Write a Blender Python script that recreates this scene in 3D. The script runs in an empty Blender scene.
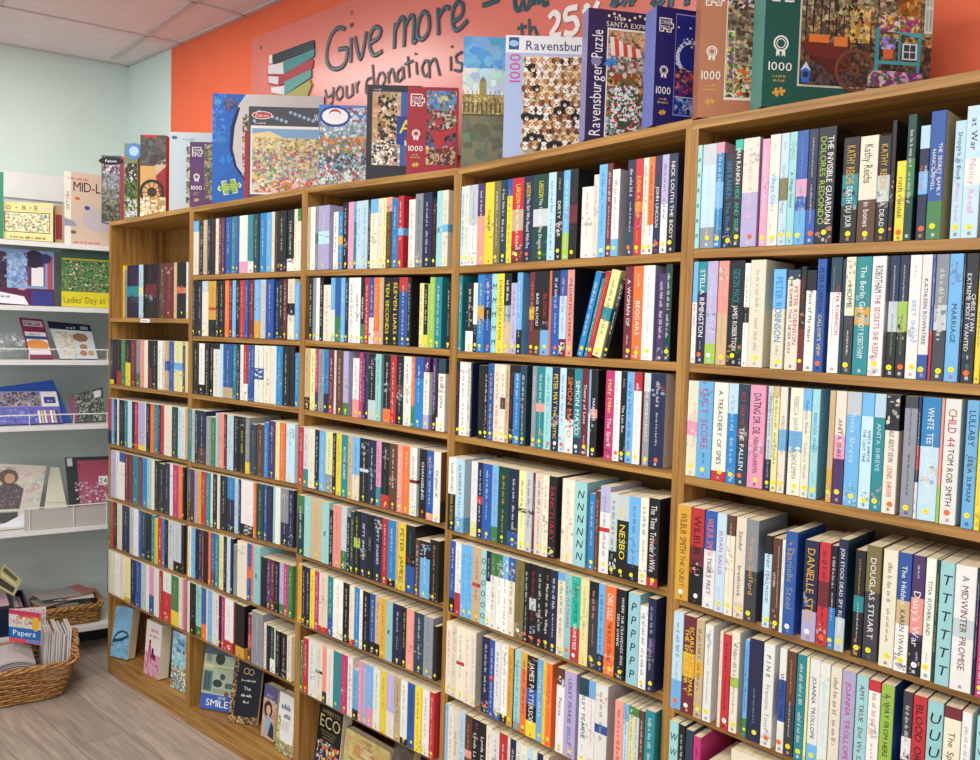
import bpy, bmesh, math, random, re
import numpy as np
from mathutils import Vector, Matrix
random.seed(7)
S = bpy.context.scene
COL = S.collection

# ------------------------------------------------------------------ camera, world, light, exposure
FPX, CX, CY, CZ, YAW, PIT, ROL = 865.0, 3.82811, -1.59482, 1.57673, 0.76017, -0.05727, 0.02848
_F = np.array([-math.sin(YAW)*math.cos(PIT), math.cos(YAW)*math.cos(PIT), math.sin(PIT)])
_R = np.array([math.cos(YAW), math.sin(YAW), 0.0]); _U = np.cross(_R, _F)
R2 = _R*math.cos(ROL) + _U*math.sin(ROL); U2 = -_R*math.sin(ROL) + _U*math.cos(ROL)
CAM = np.array([CX, CY, CZ])
cd = bpy.data.cameras.new('camera'); cam = bpy.data.objects.new('camera', cd); COL.objects.link(cam)
cd.sensor_fit = 'HORIZONTAL'; cd.sensor_width = 36.0; cd.lens = FPX/980*36.0; cd.clip_start = 0.02
M = Matrix(((R2[0], U2[0], -_F[0], CX), (R2[1], U2[1], -_F[1], CY), (R2[2], U2[2], -_F[2], CZ), (0, 0, 0, 1)))
cam.matrix_world = M; S.camera = cam
S.view_settings.view_transform = 'Standard'; S.view_settings.look = 'None'; S.view_settings.gamma = 1
S.view_settings.use_curve_mapping = False; S.view_settings.exposure = -0.13
W = bpy.data.worlds.new('world'); S.world = W; W.use_nodes = True
W.node_tree.nodes['Background'].inputs[0].default_value = (0.86, 0.94, 1.0, 1); W.node_tree.nodes['Background'].inputs[1].default_value = 0.72
def area(name, loc, sx, sy, power, rot=(0, 0, 0), col=(1, 0.97, 0.93)):
    l = bpy.data.lights.new(name, 'AREA'); l.shape = 'RECTANGLE'; l.size = sx; l.size_y = sy; l.energy = power; l.color = col
    o = bpy.data.objects.new(name, l); COL.objects.link(o); o.location = loc; o.rotation_euler = rot; return o
area('ceiling_lamp', (0.40, -0.60, 2.835), 1.1, 0.5, 20)
area('ceiling_lamp', (2.45, -1.25, 2.835), 1.2, 0.55, 34)
area('ceiling_lamp', (1.4, -2.9, 2.835), 1.2, 0.55, 44)
area('ceiling_lamp', (3.9, -2.6, 2.835), 1.2, 0.55, 44)
# broad cool area light behind the camera, its source unseen
area('shop_window_light', (3.0, -5.2, 1.6), 3.2, 2.0, 62, (math.radians(84), 0, math.radians(12)), (0.88, 0.94, 1.0))

# ------------------------------------------------------------------ rays: measured points become places on real planes
def ray(x, y): return _F*FPX + R2*(x-490) - U2*(y-380)
def on_plane(x, y, p0, n):
    d = ray(x, y); p0 = np.array(p0, float); n = np.array(n, float)
    t = ((p0-CAM) @ n)/(d @ n); return CAM + d*t
def project(P):
    d = np.array(P)-CAM; z = d @ _F; return 490+FPX*(d @ R2)/z, 380-FPX*(d @ U2)/z

# ------------------------------------------------------------------ materials
def s2l(c): return c/12.92 if c <= 0.04045 else ((c+0.055)/1.055)**2.4
def rgb(h): h = h.lstrip('#'); return tuple(s2l(int(h[i:i+2], 16)/255) for i in (0, 2, 4))
def new_mat(name, rough=0.5, spec=0.4):
    m = bpy.data.materials.new(name); m.use_nodes = True; b = m.node_tree.nodes['Principled BSDF']
    b.inputs['Roughness'].default_value = rough; b.inputs['Specular IOR Level'].default_value = spec; return m, m.node_tree, b
def noise_mat(name, hexc, rough=0.6, spec=0.3, var=0.12, scale=(8, 8, 8), bump=0.0, dark=None, detail=4, coord='Object'):
    m, t, b = new_mat(name, rough, spec); n = t.nodes; L = t.links
    tc = n.new('ShaderNodeTexCoord'); mp = n.new('ShaderNodeMapping'); mp.inputs['Scale'].default_value = scale
    nz = n.new('ShaderNodeTexNoise'); nz.inputs['Scale'].default_value = 1.0; nz.inputs['Detail'].default_value = detail
    L.new(tc.outputs[coord], mp.inputs[0]); L.new(mp.outputs[0], nz.inputs['Vector'])
    mx = n.new('ShaderNodeMix'); mx.data_type = 'RGBA'; c = rgb(hexc)
    d = rgb(dark) if dark else tuple(v*(1-var*2.2) for v in c)
    mr = n.new('ShaderNodeMapRange'); mr.inputs[1].default_value = 0.35; mr.inputs[2].default_value = 0.65
    L.new(nz.outputs[0], mr.inputs[0]); L.new(mr.outputs[0], mx.inputs[0])
    mx.inputs[6].default_value = (*d, 1); mx.inputs[7].default_value = (*c, 1); L.new(mx.outputs[2], b.inputs['Base Color'])
    if bump:
        bp = n.new('ShaderNodeBump'); bp.inputs['Strength'].default_value = bump; bp.inputs['Distance'].default_value = 0.004
        L.new(nz.outputs[0], bp.inputs['Height']); L.new(bp.outputs[0], b.inputs['Normal'])
    return m
def print_mat(name, rough, spec, var=0.10):
    """printed card: the colour is that of the print, kept per face; a faint wear on top"""
    m, t, b = new_mat(name, rough, spec); n = t.nodes; L = t.links
    a = n.new('ShaderNodeAttribute'); a.attribute_name = 'ink'
    tc = n.new('ShaderNodeTexCoord'); nz = n.new('ShaderNodeTexNoise'); nz.inputs['Scale'].default_value = 60; nz.inputs['Detail'].default_value = 3
    L.new(tc.outputs['Object'], nz.inputs['Vector'])
    mr = n.new('ShaderNodeMapRange'); mr.inputs[3].default_value = 1-var; mr.inputs[4].default_value = 1+var; L.new(nz.outputs[0], mr.inputs[0])
    mx = n.new('ShaderNodeMix'); mx.data_type = 'RGBA'; mx.blend_type = 'MULTIPLY'; mx.inputs[0].default_value = 1
    L.new(a.outputs['Color'], mx.inputs[6]); L.new(mr.outputs[0], mx.inputs[7]); L.new(mx.outputs[2], b.inputs['Base Color']); return m
MT = {}
MT['cover'] = print_mat('printed_cover', 0.36, 0.5)
MT['ink'] = print_mat('printed_lettering', 0.45, 0.3, 0.03)
MT['pages'] = noise_mat('page_edges', '#f2e8cd', 0.8, 0.15, scale=(500, 6, 6), dark='#dccaa0')
MT['board'] = print_mat('puzzle_box_card', 0.3, 0.5, 0.08)
def wood_mat(name, sc, c1='#b58848', c2='#875d29'):
    return noise_mat(name, c1, 0.42, 0.4, scale=sc, dark=c2, detail=6)
MT['wood_h'] = wood_mat('oak_veneer_lengthwise', (3, 60, 90))
MT['wood_v'] = wood_mat('oak_veneer_upright', (60, 60, 3))
MT['wood_back'] = wood_mat('oak_back_panel', (22, 22, 1.6), '#9c7440', '#906a38')
MT['white_metal'] = noise_mat('white_enamel', '#e4e6e2', 0.35, 0.5, 0.03)
MT['grey_metal'] = noise_mat('grey_green_enamel', '#c9d1cc', 0.5, 0.4, 0.04, scale=(3, 3, 2))
MT['ceiling'] = noise_mat('ceiling_tile', '#eae0e2', 0.9, 0.1, 0.03, scale=(30, 30, 30))
MT['tbar'] = noise_mat('ceiling_grid_bar', '#cfc6c8', 0.6, 0.3, 0.04)
MT['rattan'] = noise_mat('woven_willow', '#c9965a', 0.5, 0.35, scale=(60, 60, 120), dark='#7c4d24', bump=0.3)
MT['rattan2'] = noise_mat('pale_woven_willow', '#bf9454', 0.6, 0.3, scale=(60, 60, 120), dark='#7d5527', bump=0.3)
MT['acrylic'] = noise_mat('rose_acrylic', '#dc7768', 0.27, 0.7, 0.02, scale=(1, 1, 1))
MT['screw'] = noise_mat('brass_screw', '#a9825f', 0.3, 0.6, 0.05)
MT['teal_letter'] = noise_mat('dark_teal_acrylic', '#26505c', 0.35, 0.5, 0.03)
MT['white_letter'] = noise_mat('white_acrylic', '#f2ece8', 0.35, 0.5, 0.02)
MT['kick'] = noise_mat('dark_kick_plate', '#3a4443', 0.6, 0.3, 0.05)  # darkened so the colour carries the shadow under the lowest rack shelf
MT['navy_plastic'] = noise_mat('navy_plastic', '#141c38', 0.4, 0.4, 0.05)
mp_, t_, b_ = new_mat('clear_film', 0.12, 0.6); b_.inputs['Base Color'].default_value = (0.85, 0.88, 0.9, 1); b_.inputs['Transmission Weight'].default_value = 0.85; b_.inputs['IOR'].default_value = 1.15; b_.inputs['Alpha'].default_value = 0.5
MT['film'] = mp_
# wall paint: mint on the left stretch, coral to the right of the paint line
def wall_mat():
    m, t, b = new_mat('painted_plaster', 0.7, 0.25); n = t.nodes; L = t.links
    g = n.new('ShaderNodeNewGeometry'); sp = n.new('ShaderNodeSeparateXYZ'); L.new(g.outputs['Position'], sp.inputs[0])
    gt = n.new('ShaderNodeMath'); gt.operation = 'GREATER_THAN'; gt.inputs[1].default_value = -0.11; L.new(sp.outputs[0], gt.inputs[0])
    nz = n.new('ShaderNodeTexNoise'); nz.inputs['Scale'].default_value = 5; nz.inputs['Detail'].default_value = 5; L.new(g.outputs['Position'], nz.inputs['Vector'])
    m1 = n.new('ShaderNodeMix'); m1.data_type = 'RGBA'; m1.inputs[6].default_value = (*rgb('#c9dbd4'), 1); m1.inputs[7].default_value = (*rgb('#d6e6df'), 1)
    m2 = n.new('ShaderNodeMix'); m2.data_type = 'RGBA'; m2.inputs[6].default_value = (*rgb('#e86a48'), 1); m2.inputs[7].default_value = (*rgb('#f0744f'), 1)
    L.new(nz.outputs[0], m1.inputs[0]); L.new(nz.outputs[0], m2.inputs[0])
    m3 = n.new('ShaderNodeMix'); m3.data_type = 'RGBA'; L.new(gt.outputs[0], m3.inputs[0]); L.new(m1.outputs[2], m3.inputs[6]); L.new(m2.outputs[2], m3.inputs[7])
    L.new(m3.outputs[2], b.inputs['Base Color'])
    n2 = n.new('ShaderNodeTexNoise'); n2.inputs['Scale'].default_value = 14; n2.inputs['Detail'].default_value = 8; L.new(g.outputs['Position'], n2.inputs['Vector'])
    bp = n.new('ShaderNodeBump'); bp.inputs['Strength'].default_value = 0.35; bp.inputs['Distance'].default_value = 0.006; L.new(n2.outputs[0], bp.inputs['Height']); L.new(bp.outputs[0], b.inputs['Normal'])
    return m
MT['wall'] = wall_mat()
def floor_mat():
    m, t, b = new_mat('vinyl_plank_floor', 0.45, 0.35); n = t.nodes; L = t.links
    g = n.new('ShaderNodeNewGeometry'); mp = n.new('ShaderNodeMapping'); L.new(g.outputs['Position'], mp.inputs[0])
    br = n.new('ShaderNodeTexBrick'); br.inputs['Scale'].default_value = 1; br.inputs['Brick Width'].default_value = 1.22; br.inputs['Row Height'].default_value = 0.185
    br.inputs['Mortar Size'].default_value = 0.0012; br.inputs['Color1'].default_value = (*rgb('#b5a596'), 1); br.inputs['Color2'].default_value = (*rgb('#a19183'), 1); br.inputs['Mortar'].default_value = (*rgb('#6f6358'), 1)
    L.new(mp.outputs[0], br.inputs['Vector'])
    m2 = n.new('ShaderNodeMapping'); m2.inputs['Scale'].default_value = (2.2, 26, 1); L.new(g.outputs['Position'], m2.inputs[0])
    nz = n.new('ShaderNodeTexNoise'); nz.inputs['Scale'].default_value = 1.6; nz.inputs['Detail'].default_value = 8; nz.inputs['Distortion'].default_value = 0.9; L.new(m2.outputs[0], nz.inputs['Vector'])
    mr = n.new('ShaderNodeMapRange'); mr.inputs[1].default_value = 0.3; mr.inputs[2].default_value = 0.7; mr.inputs[3].default_value = 0.68; mr.inputs[4].default_value = 1.12; L.new(nz.outputs[0], mr.inputs[0])
    mx = n.new('ShaderNodeMix'); mx.data_type = 'RGBA'; mx.blend_type = 'MULTIPLY'; mx.inputs[0].default_value = 1; L.new(br.outputs[0], mx.inputs[6]); L.new(mr.outputs[0], mx.inputs[7]); L.new(mx.outputs[2], b.inputs['Base Color'])
    return m
MT['floor'] = floor_mat()

# ------------------------------------------------------------------ mesh collector
class MB:
    def __init__(s): s.v = []; s.f = []; s.c = []
    def poly(s, pts, col=(1, 1, 1)):
        i = len(s.v); s.v += [tuple(map(float, p)) for p in pts]; s.f.append(tuple(range(i, i+len(pts)))); s.c.append(col)
    def faces(s, verts, faces, cols):
        i = len(s.v); s.v += [tuple(map(float, p)) for p in verts]; s.f += [tuple(k+i for k in f) for f in faces]
        s.c += (cols if isinstance(cols, list) else [cols]*len(faces))
    def box(s, a, b, col=(1, 1, 1)):
        x0, y0, z0 = a; x1, y1, z1 = b
        s.faces([(x0,y0,z0),(x1,y0,z0),(x1,y1,z0),(x0,y1,z0),(x0,y0,z1),(x1,y0,z1),(x1,y1,z1),(x0,y1,z1)],
                [(3,2,1,0),(4,5,6,7),(0,1,5,4),(1,2,6,5),(2,3,7,6),(3,0,4,7)], col)
    def hexa(s, f4, b4, col=(1, 1, 1)):
        s.faces(list(f4)+list(b4), [(0,1,2,3),(7,6,5,4),(4,5,1,0),(5,6,2,1),(6,7,3,2),(7,4,0,3)], col)
    def tube(s, pts, r, col=(1, 1, 1), n=6, closed=False):
        pts = [Vector(p) for p in pts]; N = len(pts); base = len(s.v); up = Vector((0.31, 0.2, 0.93))
        for i, p in enumerate(pts):
            a = pts[(i-1) % N] if (closed or i) else p; b = pts[(i+1) % N] if (closed or i < N-1) else p
            t = (b-a).normalized(); u = t.cross(up)
            if u.length < 1e-3: u = t.cross(Vector((1, 0, 0)))
            u.normalize(); w = t.cross(u); rr = r[i] if isinstance(r, (list, tuple)) else r
            for k in range(n):
                q = p+(u*math.cos(2*math.pi*k/n)+w*math.sin(2*math.pi*k/n))*rr; s.v.append(tuple(q))
        for i in range(N if closed else N-1):
            for k in range(n):
                a = base+i*n+k; b = base+i*n+(k+1) % n; j = (i+1) % N; c = base+j*n+(k+1) % n; d = base+j*n+k
                s.f.append((a, b, c, d)); s.c.append(col)
        if not closed:
            s.f.append(tuple(base+k for k in range(n))[::-1]); s.c.append(col)
            s.f.append(tuple(base+(N-1)*n+k for k in range(n))); s.c.append(col)
    def add(s, o, mat=None):
        i = len(s.v); s.v += [tuple(mat @ Vector(p)) for p in o.v] if mat else o.v
        s.f += [tuple(k+i for k in f) for f in o.f]; s.c += o.c
    def build(s, name, mat, parent=None, mw=None, smooth=False):
        me = bpy.data.meshes.new(name); me.from_pydata(s.v, [], s.f); me.materials.append(mat)
        at = me.attributes.new('ink', 'FLOAT_COLOR', 'CORNER')
        arr = np.ones((len(me.loops), 4), np.float32)
        cnt = np.array([len(f) for f in s.f]); arr[:, :3] = np.repeat(np.array(s.c, np.float32), cnt, axis=0)
        at.data.foreach_set('color', arr.ravel())
        if smooth: me.polygons.foreach_set('use_smooth', [True]*len(me.polygons))
        me.update(); o = bpy.data.objects.new(name, me); COL.objects.link(o)
        if parent: o.parent = parent
        if mw is not None: o.matrix_world = mw
        return o
def tag(o, label=None, cat=None, group=None, kind=None):
    if label: o['label'] = label
    if cat: o['category'] = cat
    if group: o['group'] = group
    if kind: o['kind'] = kind
    return o
def empty(name, mw, label, cat, group=None):
    o = bpy.data.objects.new(name, None); COL.objects.link(o); o.empty_display_size = 0.02; o.matrix_world = mw
    return tag(o, label, cat, group)
def basis(o, x, y, z):
    m = Matrix.Identity(4)
    for i, a in enumerate((x, y, z)):
        for k in range(3): m[k][i] = a[k]
    for k in range(3): m[k][3] = o[k]
    return m

# ------------------------------------------------------------------ glyphs of the built-in font, as flat meshes
GL = {}
def glyph(ch):
    if ch in GL: return GL[ch]
    cu = bpy.data.curves.new('g', 'FONT'); cu.body = ch; cu.resolution_u = 2; ob = bpy.data.objects.new('g', cu); COL.objects.link(ob)
    dg = bpy.context.evaluated_depsgraph_get(); me = ob.evaluated_get(dg).to_mesh()
    vs = [(v.co.x, v.co.y) for v in me.vertices]; fs = [tuple(p.vertices) for p in me.polygons]
    ob.evaluated_get(dg).to_mesh_clear(); bpy.data.objects.remove(ob); bpy.data.curves.remove(cu)
    if vs: x0 = min(v[0] for v in vs); x1 = max(v[0] for v in vs); vs = [(x-x0, y) for x, y in vs]; w = x1-x0
    else: w = 0.28
    GL[ch] = (vs, fs, w); return GL[ch]
def text_mesh(mb, txt, L, H, place, col, weight=1.0, maxs=1.2):
    """lay txt inside a strip L long and H high; place(u, v) turns strip coordinates into 3-D"""
    gs = [glyph(c) for c in txt]; gap = 0.09
    tw = sum(g[2] for g in gs)+gap*(len(gs)-1)
    cap = 0.73; sy = H/cap; sx = L/max(tw, 1e-3)
    if sx > sy*maxs: sx = sy*maxs
    if sx < sy*0.42: sy = sx/0.42
    u = (L-tw*sx)/2; v0 = (H-cap*sy)/2
    for vs, fs, w in gs:
        if fs:
            flip = None
            mb.faces([place(u+x*sx, v0+y*sy) for x, y in vs], fs, col)
        u += (w+gap)*sx
def marks(mb, L, H, place, col, rnd, step=1.0):
    """lettering too fine to read: a line of small upright strokes"""
    u = 0.0
    while u < L-H*0.4:
        n = rnd.randint(2, 6)
        for _ in range(n):
            w = H*rnd.uniform(0.28, 0.55)*step
            if u+w > L: break
            h0 = 0 if rnd.random() < 0.85 else -0.15; h1 = rnd.choice([0.62, 0.68, 1.0])
            mb.poly([place(u, H*h0), place(u+w*0.62, H*h0), place(u+w*0.62, H*h1), place(u, H*h1)], col); u += w
        u += H*0.5*step

# ------------------------------------------------------------------ colours of the print
PAL = dict(k='#17181c', K='#3a3b40', n='#1c2547', b='#2a55a0', B='#2481c0', s='#6db1e2', S='#bcd9e8', t='#1f868e', T='#98cccd', q='#1fb79a',
           g='#3f7d46', G='#123f38', l='#9cc04a', y='#ebd035', Y='#ebe39f', o='#ee7435', r='#bf2d33', R='#6e2430', p='#e59ab8', P='#c23574',
           v='#4a2f63', V='#b3acd2', w='#e9e7e0', c='#e6dcc6', e='#c9ad84', E='#5c3a26', a='#8c9196', A='#c3cccc', d='#dba63a', x='#233f50',
           h='#f0988a', D='#77703f')
NAME = dict(k='black', K='charcoal', n='navy', b='blue', B='bright blue', s='sky blue', S='pale blue', t='teal', T='pale teal', q='mint green',
            g='green', G='dark green', l='lime green', y='yellow', Y='pale yellow', o='orange', r='red', R='maroon', p='pink', P='magenta',
            v='purple', V='lavender', w='white', c='cream', e='tan', E='brown', a='grey', A='pale grey', d='golden', x='slate blue', h='salmon', D='olive')
def C(k, rnd=None, j=0.0):
    c = rgb(PAL[k])
    if rnd and j: f = 1+rnd.uniform(-j, j); c = tuple(min(1, max(0.004, v*f*(1+rnd.uniform(-j, j)*0.4))) for v in c)
    return c

# ------------------------------------------------------------------ room shell
def struct(o): o['kind'] = 'structure'; return o
H = 2.849; WY = 0.33; C0 = np.array([-0.562, 0.33]); WD = np.array([-0.2322, -0.9727]); WN = np.array([0.9727, -0.2322])
mb = MB(); mb.box((-2.2, -5.4, -0.05), (6.5, 0.6, 0.0)); struct(mb.build('floor', MT['floor']))
mb = MB(); mb.box((-2.2, -5.4, H), (6.5, 0.6, H+0.05)); struct(mb.build('ceiling', MT['ceiling']))
mb = MB(); mb.box((-0.70, WY, 0), (6.5, WY+0.08, H)); struct(mb.build('wall_back', MT['wall']))
p1 = C0+WD*5.6; nn = -WN*0.08; mb = MB(); a = C0-WD*0.08
mb.hexa([(a[0],a[1],0),(p1[0],p1[1],0),(p1[0],p1[1],H),(a[0],a[1],H)], [(a[0]+nn[0],a[1]+nn[1],0),(p1[0]+nn[0],p1[1]+nn[1],0),(p1[0]+nn[0],p1[1]+nn[1],H),(a[0]+nn[0],a[1]+nn[1],H)])
struct(mb.build('wall_left', MT['wall']))
# ceiling grid bars along their measured directions
def bar(name, A, B, w, ext0=0.0, ext1=0.0, h=0.006):
    A = np.array(A); B = np.array(B); d = (B-A)/np.linalg.norm(B-A); A = A-d*ext0; B = B+d*ext1; n = np.array([-d[1], d[0]])*w/2
    mb = MB(); q = [A-n, A+n, B+n, B-n]; mb.hexa([(p[0], p[1], H-h) for p in q], [(p[0], p[1], H-0.0002) for p in q]); return struct(mb.build(name, MT['tbar']))
def oc(x, y): P = on_plane(x, y, (0, 0, H), (0, 0, 1)); return P[:2]
k = 0
a0 = oc(0, 5.2); a1 = oc(183.5, 42.6); da = (a1-a0)/np.linalg.norm(a1-a0)
bar('trim_1', a0, a1, 0.010, 2.5, 0.10)
d0 = oc(202, 3); d1 = oc(247, 15); bar('trim_2', d0, d1, 0.010, 2.5, 0.05)
b0 = oc(116, 57); b1 = oc(196, 0); bar('trim_3', b0, b1, 0.026, 0.03, 3.5)
bar('trim_4', b0-np.array([-.14, .6]), b1-np.array([-.14, .6]), 0.026, 0.1, 3.5)
bar('trim_5', C0+WN*0.008, C0+WN*0.008+WD*4, 0.014); bar('trim_6', (C0[0], WY-0.010), (6.0, WY-0.010), 0.018)

# ------------------------------------------------------------------ the five bookcases
UX = [0.0, 0.7117, 1.42543, 2.14976, 2.89194, 3.62]; UY = [0.0, 0.01292, 0.03537, 0.02454, -0.03897, -0.045]
PT = 0.015
class Bay:
    def __init__(s, i):
        s.i = i; s.A = np.array([UX[i-1], UY[i-1], 0.0]); B = np.array([UX[i], UY[i], 0.0]); s.L = np.linalg.norm(B-s.A); s.u = (B-s.A)/s.L
        s.n = np.array([s.u[1], -s.u[0], 0.0])      # out of the shelves into the room
        s.mw = basis(s.A, s.u, -s.n, (0, 0, 1))     # local x along, y into the wall, z up
    def at(s, x, y, off=0.0):
        P = on_plane(x, y, s.A+s.n*off, s.n); return float((P-s.A) @ s.u), float(P[2])
BAY = {i: Bay(i) for i in range(1, 6)}
DEPTH = 0.27
ORD = ['', 'first', 'second', 'third', 'fourth', 'fifth', 'sixth', 'seventh', 'eighth', 'ninth']
BN = {1: 'leftmost bookcase', 2: 'second bookcase from the left', 3: 'middle bookcase', 4: 'second bookcase from the right', 5: 'rightmost bookcase'}
# row: (x, y) of the spine feet left and right, (x, y) of the spine heads left and right, how far the spines stand out
ROWS = {
(1,1): ((111,317.5),(187,318.5),(118,266),(186,262),-0.05), (1,2): ((110,383.5),(190.7,393),(110,339),(190,342),0.002), (1,3): ((110,443.5),(190,460.5),(111,398.6),(190,409),0.006),
(1,4): ((109,495.7),(190,522),(110,450),(190,468.5),0.006), (1,5): ((105,544),(187,575.7),(105,498.6),(187,524),0.016), (1,6): ((106,591),(187,632),(106,547),(187,580.5),0.016),
(2,1): ((189,275),(301,270.3),(189,222),(300,208.6),0.001), (2,2): ((188.5,335.3),(307,340),(188.5,281.5),(305,278.6),0.004), (2,3): ((189,393),(300,407.5),(190,343),(299,347),0.001),
(2,4): ((189,461.4),(298,484),(189,409),(298,425),0.006), (2,5): ((187.5,521),(297,549),(188,468.6),(297,491.5),0.008), (2,6): ((187,575.7),(295,620),(187,525),(295,558),0.01), (2,7): ((187,631.4),(293,683),(187,580.7),(293,629),0.01),
(3,1): ((303,270),(453,266),(303,208),(453,189.3),0.001), (3,2): ((305,339.5),(451,349),(306,278),(450,277),0.001), (3,3): ((304,408.6),(450,433),(305,348),(450,360),0.001),
(3,4): ((298.5,484.5),(446.5,525),(298.5,426.5),(446,453.5),0.01), (3,5): ((297.5,553.6),(446,606),(297.5,494.5),(446,535.5),0.01), (3,6): ((298,622),(444,685),(298,563.5),(444,624),0.01), (3,7): ((299,690),(442,765),(300,636),(442,697),0.01),
(4,1): ((459,265.7),(682,251.5),(459,187),(682,152),0.001), (4,2): ((455,350.6),(675,361.5),(456,276),(675,264),0.001), (4,3): ((454,434),(671,470),(455,361.5),(671,374.4),0.002),
(4,4): ((448,529),(664,590.5),(448,456.5),(664,497.5),0.012), (4,5): ((449,611),(664,698),(449,540),(664,602),0.008), (4,6): ((446,693),(660,806),(446,621),(660,709.5),0.008), (4,7): ((444,778),(660,916),(445,703.5),(656,815),0.008),
(5,1): ((691,248.5),(980,237),(692,146.5),(980,104.5),0.001), (5,2): ((684,362),(980,383.5),(688,262),(980,253),0.001), (5,3): ((681,474),(980,531),(683,380),(980,401),0.002),
(5,4): ((672,597),(980,698),(675,503.5),(980,569),0.004), (5,5): ((667,705.5),(980,838),(671,610),(980,717),0.002), (5,6): ((667,823),(980,985),(668,719),(980,858),0.002),
}
# in the lower rows the books stand a little proud of the shelf edge
for (b_, r_), q in list(ROWS.items()):
    pr = {1: 0.012, 2: 0.014, 3: 0.020, 4: 0.022, 5: 0.022}[b_]
    if r_ >= 4 or (b_ == 1 and r_ == 3): ROWS[b_, r_] = q[:4]+(pr,)
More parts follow.
